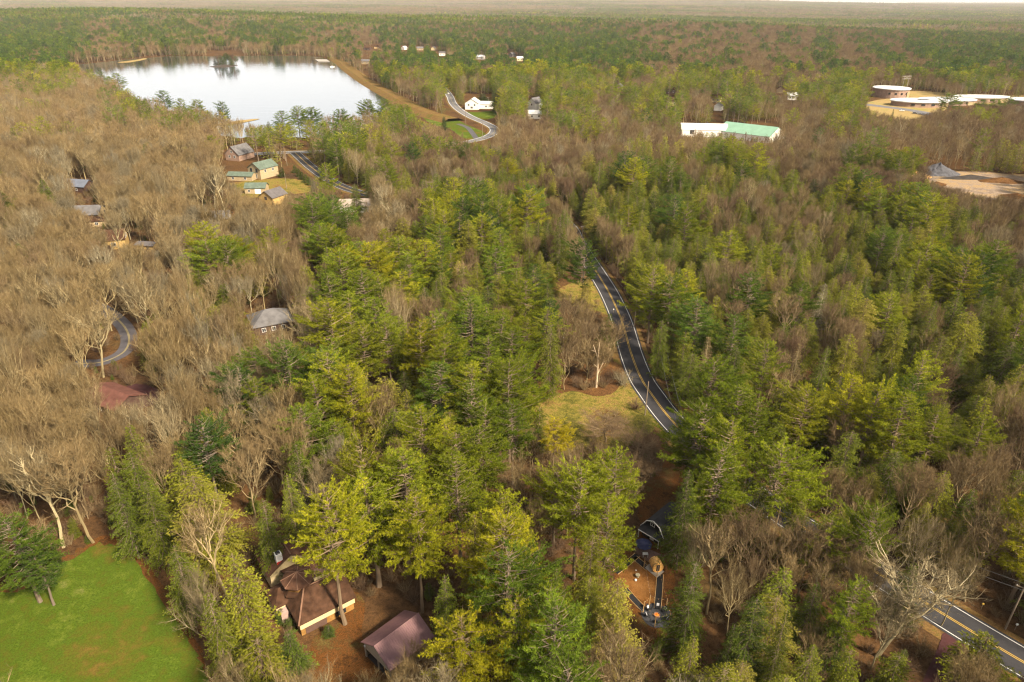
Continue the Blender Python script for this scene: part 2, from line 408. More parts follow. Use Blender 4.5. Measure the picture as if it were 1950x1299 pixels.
# ------------------------------------------------------------------ ground, water, roads
def mat_ground():
    m, t, out = nodes('leaf_litter_ground'); g = geopos(t)
    b = t.nodes.new('ShaderNodeBsdfDiffuse')
    n1 = noise(t, .035, 4, g); n2 = noise(t, 1.1, 4, g, .7); n3 = noise(t, 6.0, 3, g, .7)
    c1 = ramp(t, [(.3, (.058, .038, .022)), (.55, (.105, .060, .028)), (.75, (.075, .062, .026))], n1).outputs[0]
    c2 = ramp(t, [(.3, (.40, .35, .30)), (.5, (.9, .85, .8)), (.75, (1.35, 1.2, 1.0))], n2).outputs[0]
    c3 = ramp(t, [(.3, (.55, .55, .55)), (.7, (1.3, 1.3, 1.3))], n3).outputs[0]
    c = mixc(t, 'MULTIPLY', 1.0, mixc(t, 'MULTIPLY', 1.0, c1, c2), c3)
    t.links.new(c, b.inputs[0]); t.links.new(b.outputs[0], out.inputs[0]); return m
def mat_patch(name, stops, s1=.12, s2=1.4, s3=5.0, con=.5):
    m, t, out = nodes(name); g = geopos(t); b = t.nodes.new('ShaderNodeBsdfDiffuse')
    n1 = noise(t, s1, 5, g, .65); n2 = noise(t, s2, 4, g, .7); n3 = noise(t, s3, 3, g, .75)
    f = maths(t, 'ADD', maths(t, 'MULTIPLY', n1, .65), maths(t, 'MULTIPLY', n2, .35))
    c = ramp(t, stops, f).outputs[0]
    k = ramp(t, [(.3, (1 - con,) * 3), (.7, (1 + con * .6,) * 3)], n3).outputs[0]
    t.links.new(mixc(t, 'MULTIPLY', 1.0, c, k), b.inputs[0]); t.links.new(b.outputs[0], out.inputs[0]); return m
M_GROUND = mat_ground()
M_LAWN = mat_patch('lawn_grass', [(.37, (.115, .080, .018)), (.44, (.074, .080, .011)), (.51, (.054, .086, .009)), (.57, (.084, .110, .014)), (.64, (.120, .125, .036))], .055, .5, 4, .35)
M_MEADOW = mat_patch('dry_meadow_grass', [(.40, (.085, .080, .018)), (.47, (.150, .128, .026)), (.54, (.205, .142, .042)), (.62, (.125, .068, .026))], .10, .8, 3, .6)
M_VERGE = mat_patch('verge_grass', [(.40, (.11, .066, .027)), (.5, (.165, .098, .036)), (.6, (.10, .085, .02))], .15, 1.2, 5, .45)
M_BRUSH = mat_patch('brown_brush', [(.36, (.06, .032, .016)), (.52, (.11, .055, .022)), (.66, (.16, .085, .03))], .15, 1.0, 3, .6)
M_LEAF = mat_patch('orange_leaf_carpet', [(.40, (.060, .030, .012)), (.47, (.125, .052, .015)), (.53, (.095, .045, .016)), (.62, (.10, .075, .024))], .22, 1.8, 7, .65)
M_FIELD = mat_patch('pale_dry_field', [(.36, (.22, .16, .065)), (.5, (.28, .20, .085)), (.66, (.17, .18, .055))], .03, .2, 1, .25)
M_QUARRY = mat_patch('bare_earth', [(.40, (.14, .10, .07)), (.47, (.22, .17, .13)), (.54, (.28, .19, .095)), (.62, (.15, .12, .095))], .03, .2, 1.2, .35)
def mat_asphalt(name, base, warm=0.0):
    m, t, out = nodes(name); g = geopos(t); b = t.nodes.new('ShaderNodeBsdfPrincipled'); b.inputs['Roughness'].default_value = .9; b.inputs['Specular IOR Level'].default_value = .15
    n = noise(t, .25, 5, g, .7); n2 = noise(t, 9, 2, g)
    c = ramp(t, [(.3, tuple(x * .8 for x in base)), (.7, tuple(x * 1.25 for x in base))], n).outputs[0]
    k = ramp(t, [(.3, (.85,) * 3), (.7, (1.12,) * 3)], n2).outputs[0]
    t.links.new(mixc(t, 'MULTIPLY', 1.0, c, k), b.inputs['Base Color']); t.links.new(b.outputs[0], out.inputs[0]); return m
M_ROAD = mat_asphalt('dark_asphalt', (.034, .033, .036)); M_ROAD2 = mat_asphalt('worn_asphalt', (.12, .118, .125)); M_ROAD3 = mat_asphalt('old_lane_asphalt', (.068, .064, .072))
M_MAROON = mat_asphalt('maroon_drive', (.055, .021, .021))
M_WHITE = plain('white_marking', (.55, .55, .53), .7, .2, 3); M_YELLOW = plain('yellow_marking', (.42, .27, .045), .7, .2, 3)
M_YELLOW2 = plain('faded_marking', (.20, .165, .09), .7, .3, 2)

def ground_sheet():
    ys = np.unique(np.r_[np.linspace(-400, 1400, 30), np.geomspace(1400, 40000, 90)])
    xs = np.unique(np.r_[np.linspace(-900, 900, 25), np.geomspace(900, 42000, 45), -np.geomspace(900, 42000, 45)])
    X, Y = np.meshgrid(xs, ys); Z = terrain(X, Y); v = np.c_[X.ravel(), Y.ravel(), Z.ravel()]
    nx = len(xs); i, j = np.meshgrid(np.arange(nx - 1), np.arange(len(ys) - 1)); a = (j * nx + i).ravel()
    t = np.concatenate([np.c_[a, a + 1, a + nx + 1], np.c_[a, a + nx + 1, a + nx]])
    return tag(link('ground', mesh_np('ground', v, t, [M_GROUND])), 'brown leaf littered forest floor stretching to the horizon', kind='structure')
ground_sheet()
def tri_poly(pts):
    vs = [Vector((x, y, 0)) for x, y in pts]
    return np.array(mathutils.geometry.tessellate_polygon([vs]))
def smooth(pts, n=8, closed=False):
    P = np.array(pts, float); N = len(P); out = []
    for i in range(N if closed else N - 1):
        if closed: p0, p1, p2, p3 = P[(i - 1) % N], P[i], P[(i + 1) % N], P[(i + 2) % N]
        else: p0, p1, p2, p3 = P[max(i - 1, 0)], P[i], P[i + 1], P[min(i + 2, N - 1)]
        for k in range(n):
            t = k / n
            out.append(.5 * ((2 * p1) + (-p0 + p2) * t + (2 * p0 - 5 * p1 + 4 * p2 - p3) * t * t + (-p0 + 3 * p1 - 3 * p2 + p3) * t ** 3))
    if not closed: out.append(P[-1])
    return np.array(out)
def sheet(name, pix, z, mat, label, kind='structure', cat=None, rough=.6, world=None, seed=0):
    w = world if world is not None else [G(*p) for p in pix]
    sm = smooth(w, 6, True); rng = np.random.default_rng(len(name) + seed)
    c = sm.mean(0); r = np.linalg.norm(sm - c, axis=1, keepdims=True)
    sm = c + (sm - c) * (1 + rng.normal(0, .012, (len(sm), 1)) * rough * 2)
    t = tri_poly(sm); v = np.c_[sm, np.full(len(sm), z)]
    a, b, cc = v[t[:, 0]], v[t[:, 1]], v[t[:, 2]]
    flip = np.cross(b - a, cc - a)[:, 2] < 0; t[flip] = t[flip][:, ::-1]
    return tag(link(name, mesh_np(name, v, t, [mat])), label, cat, None, kind)
def ribbon(path, off0, off1, z, buf):
    d = norm(np.gradient(path, axis=0)); n = np.c_[d[:, 1], -d[:, 0]]
    A = path + n * off0; B = path + n * off1; k = len(path)
    v = np.concatenate([np.c_[A, np.full(k, z)], np.c_[B, np.full(k, z)]])
    i = np.arange(k - 1); buf.add(v, np.concatenate([np.c_[i, i + k, i + k + 1], np.c_[i, i + k + 1, i + 1]]))
def rib_obj(name, parts, mat, label=None, parent=None, kind='structure'):
    b = Buf()
    for p in parts: ribbon(*p, b)
    v, t, a = b.get()
    a_, b_, c_ = v[t[:, 0]], v[t[:, 1]], v[t[:, 2]]; fl = np.cross(b_ - a_, c_ - a_)[:, 2] < 0; t[fl] = t[fl][:, ::-1]
    o = link(name, mesh_np(name, v, t, [mat]), parent)
    if parent is None: tag(o, label, None, None, kind)
    return o
def gp(pix): return np.array([G(*p) for p in pix])
MAIN_PX = [(2080, 1340), (1985, 1283), (1900, 1233), (1793, 1168), (1660, 1085), (1550, 1018), (1440, 945), (1350, 868), (1303, 826), (1268, 788), (1242, 753), (1221, 721), (1202, 674), (1184, 612), (1163, 564), (1142, 528), (1116, 488), (1098, 458), (1084, 432), (1050, 408), (980, 393), (880, 388), (800, 383), (735, 376), (690, 368), (650, 355), (618, 337), (592, 318), (575, 303), (562, 291)]
ROADA_PX = [(440, 296), (530, 291), (600, 289), (680, 284), (760, 280), (830, 276), (885, 271), (918, 264), (938, 255), (941, 245), (925, 235), (895, 222), (873, 208), (862, 196), (857, 184), (848, 172), (842, 166)]
LEFT_PX = [(20, 480), (70, 520), (113, 540), (155, 566), (205, 594), (235, 620), (246, 645), (238, 668), (212, 684), (180, 692), (140, 692)]
MAIN = smooth(gp(MAIN_PX), 10); ROADA = smooth(gp(ROADA_PX), 10); LEFTR = smooth(gp(LEFT_PX), 10)
rib_obj('road_verge', [(MAIN, -6.0, 5.2, .03), (ROADA, -6.0, 5.5, .034)], M_VERGE, 'tan dry grass verge along the main road and the lakeside road')
r = rib_obj('main_road', [(MAIN, -3.9, 3.9, .10)], M_ROAD, 'dark two lane asphalt road winding through the forest')
rib_obj('edge_line', [(MAIN, -3.38, -3.22, .108), (MAIN, 3.22, 3.38, .108)], M_WHITE, parent=r)
rib_obj('centre_line', [(MAIN, -.25, -.10, .108), (MAIN, .10, .25, .108)], M_YELLOW, parent=r)
r = rib_obj('lakeside_road', [(ROADA, -4.2, 4.2, .092)], M_ROAD2, 'pale grey road curving past the lake and the white house')
rib_obj('edge_line', [(ROADA, -3.9, -3.45, .10), (ROADA, 3.45, 3.9, .10)], M_WHITE, parent=r)
rib_obj('centre_line', [(ROADA, -.3, .3, .10)], M_YELLOW2, parent=r)
r = rib_obj('wood_lane', [(LEFTR, -2.4, 2.4, .06)], M_ROAD3, 'old grey lane bending through the bare wood on the left')
rib_obj('centre_line', [(LEFTR, -.3, .3, .068)], M_YELLOW2, parent=r)
LAWN_PX = [(-60, 1140), (30, 1128), (80, 1098), (130, 1068), (190, 1036), (240, 1046), (268, 1085), (300, 1130), (340, 1190), (372, 1240), (392, 1290), (400, 1360), (-60, 1360)]
sheet('lawn_edge_leaves', [(x_ + (8 if x_ > 0 else -40), y_ - (16 if y_ < 1250 else -20)) for x_, y_ in LAWN_PX], .03, M_LEAF, 'orange fallen leaves along the lawn edge', rough=1.2)
sheet('lawn', LAWN_PX, .05, M_LAWN, 'mown green lawn at the edge of the wood', rough=1.0)
MEAD_PX = [(1022, 775), (1050, 745), (1090, 738), (1130, 748), (1175, 735), (1196, 712), (1214, 742), (1240, 785), (1250, 808), (1225, 835), (1170, 860), (1110, 880), (1060, 872), (1030, 815)]
sheet('meadow', MEAD_PX, .05, M_MEADOW, 'small dry grass meadow beside the bend of the road')
sheet('brush_clearing', [(1060, 700), (1110, 690), (1165, 690), (1190, 705), (1172, 745), (1135, 755), (1090, 745), (1050, 755), (1030, 745)], .055, M_BRUSH, 'dark brown brush under the dead white snag')
sheet('roadside_grass', [(1055, 560), (1075, 545), (1110, 535), (1140, 545), (1152, 575), (1160, 600), (1130, 590), (1090, 585), (1060, 580)], .05, M_MEADOW, 'small grassy strip beside the road behind the lone pine')
sheet('leaf_covered_yard', [(590, 1240), (600, 1212), (640, 1190), (672, 1130), (695, 1150), (690, 1210), (710, 1260), (735, 1340), (580, 1340)], .05, M_LEAF, 'orange leaf covered yard between the brown house and the barn')
sheet('leaf_covered_clearing', [(1215, 985), (1222, 945), (1248, 900), (1290, 858), (1330, 868), (1325, 900), (1285, 940), (1250, 975), (1235, 1000)], .05, M_LEAF, 'orange leaf covered clearing behind the black cabin')
sheet('driveway', [(1800, 1205), (1838, 1222), (1846, 1243), (1832, 1262), (1822, 1300), (1815, 1340), (1745, 1340), (1758, 1295), (1775, 1258), (1790, 1225)], .085, M_MAROON, 'maroon paved driveway meeting the main road')
sheet('parking_court', [(225, 745), (260, 732), (298, 740), (300, 765), (262, 778), (232, 770)], .05, M_MAROON, 'maroon parking court beside the maroon roofed house')
sheet('house_lawn', [(430, 352), (470, 345), (530, 340), (575, 343), (598, 356), (580, 368), (520, 372), (470, 378), (440, 370)], .05, M_MEADOW, 'green lawn in front of the cream house with green roofs')
sheet('wood_lawn', [(205, 410), (225, 392), (262, 390), (270, 410), (240, 425), (212, 424)], .05, M_LAWN, 'small green lawn beside the tan house in the bare wood')
sheet('yellow_lawn', [(165, 515), (190, 497), (225, 500), (240, 515), (210, 528), (178, 528)], .05, M_MEADOW, 'yellowed lawn in front of the house with skylights')
sheet('road_island_grass', [(805, 222), (835, 215), (862, 224), (890, 238), (918, 250), (924, 258), (905, 266), (880, 262), (855, 245), (825, 238)], .05, M_LAWN, 'green grass inside the bend of the lakeside road')
sheet('white_house_lawn', [(882, 213), (905, 214), (940, 212), (945, 222), (920, 228), (898, 220)], .05, M_LAWN, 'green lawn in front of the white gabled house')
rib_obj('side_lane', [(smooth(gp([(872, 236), (890, 243), (900, 254), (907, 264)]), 6), -2.2, 2.2, .06)], M_ROAD3, 'short grey lane beside the bend of the lakeside road')
QUARRY_PX = [(1690, 318), (1740, 322), (1790, 328), (1850, 326), (1920, 332), (1990, 336), (1990, 400), (1900, 392), (1830, 375), (1770, 360), (1735, 345)]
sheet('quarry_ground', QUARRY_PX, .05, M_QUARRY, 'bare tan and grey earth of the gravel yard')
sheet('school_field', [(1640, 200), (1690, 188), (1740, 192), (1800, 200), (1790, 215), (1730, 228), (1690, 225), (1650, 215)], .05, M_FIELD, 'pale dry grass field in front of the round white roofed school')
sheet('back_field', [(1700, 182), (1730, 173), (1790, 176), (1860, 182), (1960, 182), (2000, 186), (2000, 202), (1930, 203), (1850, 196), (1780, 190)], .055, M_FIELD, 'pale field stretching behind the school buildings')
rib_obj('school_drive', [(smooth(gp([(1640, 198), (1680, 203), (1720, 208), (1760, 215), (1775, 222)]), 6), -7, 7, .07)], M_ROAD2, 'grey parking drive in front of the school')
sheet('barn_yard', [(1235, 262), (1250, 248), (1300, 246), (1400, 256), (1500, 262), (1490, 274), (1420, 276), (1330, 270), (1260, 275)], .05, M_QUARRY, 'pale gravel yard around the two large barns')
# lake
LAKE_PX = [(120, 128), (180, 120), (240, 114), (275, 111), (320, 107.5), (380, 107), (450, 106.5), (520, 106), (590, 107), (625, 113), (643, 124), (662, 138), (690, 157), (715, 175), (738, 193), (745, 215), (740, 240), (690, 256), (620, 262), (560, 262), (490, 262), (430, 258), (360, 248), (290, 228), (220, 195), (160, 160)]
def mat_water():
    m, t, out = nodes('lake_water'); b = t.nodes.new('ShaderNodeBsdfPrincipled')
    b.inputs['Base Color'].default_value = (.03, .04, .045, 1); b.inputs['Roughness'].default_value = .05
    b.inputs['IOR'].default_value = 1.33; b.inputs['Specular IOR Level'].default_value = .5
    bp = t.nodes.new('ShaderNodeBump'); bp.inputs['Strength'].default_value = .12; bp.inputs['Distance'].default_value = 1.0
    mp = t.nodes.new('ShaderNodeMapping'); mp.inputs['Scale'].default_value = (.02, .11, 1); t.links.new(geopos(t), mp.inputs[0]); n = noise(t, 1.0, 5, mp.outputs[0], .65); t.links.new(n, bp.inputs['Height']); t.links.new(bp.outputs[0], b.inputs['Normal'])
    gl = t.nodes.new('ShaderNodeBsdfGlossy'); gl.inputs['Roughness'].default_value = .05; gl.inputs[0].default_value = (.92, .94, .96, 1); t.links.new(bp.outputs[0], gl.inputs['Normal'])
    ms = t.nodes.new('ShaderNodeMixShader'); ms.inputs[0].default_value = .44; t.links.new(b.outputs[0], ms.inputs[1]); t.links.new(gl.outputs[0], ms.inputs[2])
    t.links.new(ms.outputs[0], out.inputs[0]); return m
sheet('lake', LAKE_PX, .15, mat_water(), 'still lake reflecting the white sky', rough=.3)
def embankment():
    path = smooth(gp([(634, 112), (650, 121), (668, 136), (700, 158), (740, 181), (775, 200), (808, 216), (840, 226), (862, 232)]), 8)
    d = norm(np.gradient(path, axis=0)); n = np.c_[d[:, 1], -d[:, 0]]; k = len(path); b = Buf()
    prof = [(-13, 0.0), (-6, 2.6), (4, 2.8), (11, 0.0)]
    v = np.concatenate([np.c_[path + n * o, np.full(k, z)] for o, z in prof]); t = []
    for q in range(3):
        i = np.arange(k - 1) + q * k; t += [np.c_[i, i + k, i + k + 1], np.c_[i, i + k + 1, i + 1]]
    t = np.concatenate(t); t = t[:, ::-1]
    a, bb, c = v[t[:, 0]], v[t[:, 1]], v[t[:, 2]]; fl = np.cross(bb - a, c - a)[:, 2] < 0; t[fl] = t[fl][:, ::-1]
    tag(link('embankment', mesh_np('embankment', v, t, [M_VERGE])), 'long tan grass dam embankment along the lake', kind='structure')
embankment()

FARCLEAR = []
NOBUILD = []   # world footprints (x, y, radius) no tree may grow through
#%%BUILD
# ------------------------------------------------------------------ buildings and made things
M_ROOFBR = plain('brown_shingles', (.105, .053, .033), .95, .45, 1.2, 0, .08); M_ROOFBR2 = plain('moss_brown_shingles', (.066, .034, .020), .95, .6, .8, 0, .08)
M_HIP = plain('hip_cap', (.20, .11, .07), .8, .3, 2)
M_CREAM = plain('cream_siding', (.60, .48, .27), .7, .15, 3); M_WOODWALL = plain('orange_wood_wall', (.30, .16, .045), .7, .3, 2)
M_GLASS = plain('dark_glass', (.025, .028, .032), .15, .2, 1, 0, .6); M_WTRIM = plain('white_trim', (.78, .77, .74), .6, .08, 2)
M_BLACKW = plain('black_siding', (.016, .017, .019), .6, .3, 2); M_BLACKR = plain('dark_slate_roof', (.020, .021, .025), .95, .3, 1)
M_BROWNW = plain('dark_brown_siding', (.075, .042, .032), .7, .3, 2); M_GREYR = plain('grey_shingles', (.125, .12, .122), .95, .3, .6, 0, .08)
M_MAROONR = plain('maroon_shingles', (.125, .055, .042), .95, .3, .6, 0, .08); M_YELW = plain('yellow_wood', (.42, .28, .10), .7, .2, 1); M_TANW = plain('tan_siding', (.36, .27, .15), .7, .2, 1)
M_GREENR = plain('grey_green_roof', (.095, .125, .095), .7, .3, .6); M_DARKR = plain('dark_roof', (.10, .09, .09), .8, .3, .6); M_STONE = plain('stone_wall', (.34, .25, .16), .8, .4, 1.5)
M_WHITEW = plain('white_siding', (.74, .72, .66), .6, .08, .6); M_WHITER = plain('white_metal_roof', (.62, .62, .61), .45, .08, .3, 0, .4); M_SAND2 = plain('sand_siding', (.37, .285, .17), .7, .2, 1); M_GREENM = plain('pale_green_metal_roof', (.16, .285, .20), .5, .15, .2, 0, .4)
M_BRICK = plain('brown_brick', (.30, .20, .15), .8, .25, .5); M_BEIGE = plain('beige_boards', (.40, .34, .26), .7, .2, 2); M_DECK = plain('deck_boards', (.15, .085, .065), .7, .3, 3)
M_RED = plain('red_flashing', (.50, .03, .02), .6, .2, 2); M_POLE = plain('weathered_pole', (.22, .17, .12), .8, .3, 1.5); M_WIRE = plain('wire', (.12, .12, .12), .6, .1, 1)
M_TIMBER = plain('pale_timber', (.46, .30, .13), .7, .25, 3); M_CEDARW = plain('cedar_staves', (.74, .42, .13), .55, .3, 4); M_BAND = plain('steel_band', (.12, .12, .12), .4, .2, 3, .8)
M_NAVY = plain('navy_canvas', (.020, .026, .075), .8, .2, 2); M_CONC = plain('concrete', (.30, .27, .235), .8, .2, 1.5); M_BLACKP = plain('black_rubber_path', (.012, .012, .013), .8, .3, 4)
M_PATIO = plain('dark_gravel', (.048, .048, .054), .9, .5, 9); M_MULCH = mat_patch('orange_mulch', [(.36, (.12, .05, .015)), (.5, (.19, .085, .025)), (.66, (.24, .12, .04))], .4, 3, 14, .55)
M_BLACKPL = plain('black_chair', (.014, .014, .015), .6, .2, 3); M_CUSH = plain('pale_cushion', (.55, .54, .56), .8, .1, 4); M_ROCK = plain('boulder_stone', (.30, .26, .17), .85, .3, 1.5)
M_GRAVEL = plain('dark_gravel_pile', (.075, .075, .085), .9, .5, .6); M_SOIL = plain('black_soil', (.03, .024, .02), .9, .4, .5); M_SAND = plain('orange_sand', (.42, .23, .085), .9, .3, .3)
def mat_metal_roof():
    m, t, out = nodes('maroon_metal_roof'); b = t.nodes.new('ShaderNodeBsdfPrincipled'); b.inputs['Roughness'].default_value = .6; b.inputs['Metallic'].default_value = .1
    n = noise(t, .45, 5, objcoord(t), .7); c = ramp(t, [(.3, (.15, .075, .080)), (.55, (.205, .105, .110)), (.68, (.22, .125, .11)), (.74, (.19, .08, .04))], n)
    t.links.new(c.outputs[0], b.inputs['Base Color']); t.links.new(b.outputs[0], out.inputs[0]); return m
M_METALR = mat_metal_roof()
def mat_glow(name, col, s):
    m, t, out = nodes(name); e = t.nodes.new('ShaderNodeEmission'); e.inputs[0].default_value = (*col, 1); e.inputs[1].default_value = s
    t.links.new(e.outputs[0], out.inputs[0]); return m
M_FIRE = mat_glow('embers', (1.0, .22, .03), .8); M_BULB = mat_glow('warm_bulb', (1.0, .55, .16), .9)

def box(b, x0, x1, y0, y1, z0, z1):
    v = [(x, y, z) for z in (z0, z1) for y in (y0, y1) for x in (x0, x1)]
    q = [(0, 2, 3, 1), (4, 5, 7, 6), (0, 1, 5, 4), (2, 6, 7, 3), (0, 4, 6, 2), (1, 3, 7, 5)]
    b.add(v, [t for a in q for t in ((a[0], a[1], a[2]), (a[0], a[2], a[3]))])
def obox(b, c, sx, sy, sz, rz=0.0, tilt=None):
    v = np.array([(x, y, z) for z in (-.5, .5) for y in (-.5, .5) for x in (-.5, .5)]) * [sx, sy, sz]
    M = np.array(Matrix.Rotation(rz, 3, 'Z') @ (Matrix.Rotation(tilt[1], 3, tilt[0]) if tilt else Matrix.Identity(3)))
    q = [(0, 2, 3, 1), (4, 5, 7, 6), (0, 1, 5, 4), (2, 6, 7, 3), (0, 4, 6, 2), (1, 3, 7, 5)]
    b.add(v @ M.T + np.array(c), [t for a in q for t in ((a[0], a[1], a[2]), (a[0], a[2], a[3]))])
def slab(b, pts, th):
    """a flat polygon given thickness downward"""
    p = np.array(pts, float); n = len(p); v = np.concatenate([p, p - [0, 0, th]]); t = []
    for i in range(1, n - 1): t += [(0, i, i + 1), (n, n + i + 1, n + i)]
    for i in range(n): j = (i + 1) % n; t += [(i, n + i, n + j), (i, n + j, j)]
    b.add(v, t)
def part(name, b, mat, parent, label=None):
    v, t, a = b.get(); o = link(name, mesh_np(name, v, t, [mat], None, None), parent)
    if label: o['label'] = label
    return o
def prism(b, prof, y0, y1):
    """profile (x, z) extruded along y"""
    n = len(prof); v = [(x, y0, z) for x, z in prof] + [(x, y1, z) for x, z in prof]; t = []
    for i in range(1, n - 1): t += [(0, i, i + 1), (n, n + i + 1, n + i)]
    for i in range(n): j = (i + 1) % n; t += [(i, n + i, n + j), (i, n + j, j)]
    b.add(v, t)
def add_window(root, side, L, D, u, z, w, h, frame=M_WTRIM, bars=1, name='window'):
    """a framed window on side f(-y) b(+y) l(-x) r(+x) of a block L x D centred on the origin"""
    f, p = Buf(), Buf(); e = .045
    def put(bf, a0, a1, z0, z1, d0, d1):
        if side == 'f': box(bf, a0, a1, -D / 2 - d1, -D / 2 - d0, z0, z1)
        elif side == 'b': box(bf, a0, a1, D / 2 + d0, D / 2 + d1, z0, z1)
        elif side == 'l': box(bf, -L / 2 - d1, -L / 2 - d0, a0, a1, z0, z1)
        else: box(bf, L / 2 + d0, L / 2 + d1, a0, a1, z0, z1)
    t = .09 * max(1, w / 1.3); a0, a1, z0, z1 = u - w / 2, u + w / 2, z - h / 2, z + h / 2
    put(f, a0 - t, a0, z0 - t, z1 + t, .003, e); put(f, a1, a1 + t, z0 - t, z1 + t, .003, e); put(f, a0, a1, z1, z1 + t, .003, e); put(f, a0, a1, z0 - t, z0, .003, e)
    for k in range(1, bars + 1): c = a0 + (a1 - a0) * k / (bars + 1); put(f, c - .03, c + .03, z0, z1, .025, e - .004)
    put(p, a0, a1, z0, z1, .004, .02)
    o = part(name, f, frame, root); part('pane', p, M_GLASS, o); return o
def gable_house(name, label, cat, x, y, rz, L, D, h, rise, wall, roof, wins=(), chim=None, door=None, over=.4, group=None, base=None, hip=0.0):
    """ridge along local x; NOBUILD keeps trees out of it"""
    root = tag(empty(name, (x, y, 0), rz), label, cat, group); NOBUILD.append((x, y, max(L, D) * .62))
    b = Buf(); prof = [(-D / 2, 0), (D / 2, 0), (D / 2, h), (0, h + rise), (-D / 2, h)]
    bb = Buf(); prism(bb, prof if not hip else prof[:3] + [(-D / 2, h)], -L / 2, L / 2); v, t, a = bb.get(); b.add(np.c_[v[:, 1], -v[:, 0], v[:, 2]], t)
    part('wall', b, wall, root)
    r = Buf(); th = .16; s = rise / (D / 2); Lo, Do = L / 2 + over, D / 2 + over; z0, z1 = h - over * s + th + .01, h + rise + th + .01
    hx = Lo - hip
    for sg in (-1, 1): slab(r, [(-Lo, sg * Do, z0), (Lo, sg * Do, z0), (hx, 0, z1), (-hx, 0, z1)] if sg < 0 else [(Lo, Do, z0), (-Lo, Do, z0), (-hx, 0, z1), (hx, 0, z1)], th)
    if hip:
        for sg in (-1, 1): slab(r, [(sg * Lo, sg * Do, z0 + .004), (sg * Lo, -sg * Do, z0 + .004), (sg * hx, 0, z1 + .004)][::-1 if sg > 0 else 1], th)
    ro = part('roof', r, roof, root)
    if chim:
        c = Buf(); obox(c, (chim[0], chim[1], chim[2] / 2 + h * .5), chim[3], chim[3], chim[2]); part('chimney', c, chim[4] if len(chim) > 4 else M_BRICK, ro)
    for w in wins: add_window(root, w[0], L, D, *w[1:])
    if door:
        side, u, w, hh, mat = door; d = Buf()
        if side == 'f': box(d, u - w / 2, u + w / 2, -D / 2 - .06, -D / 2 - .003, .05, hh)
        elif side == 'l': box(d, -L / 2 - .06, -L / 2 - .003, u - w / 2, u + w / 2, .05, hh)
        else: box(d, L / 2 + .003, L / 2 + .06, u - w / 2, u + w / 2, .05, hh)
        part('door', d, mat, root)
    return root
R_ = math.radians

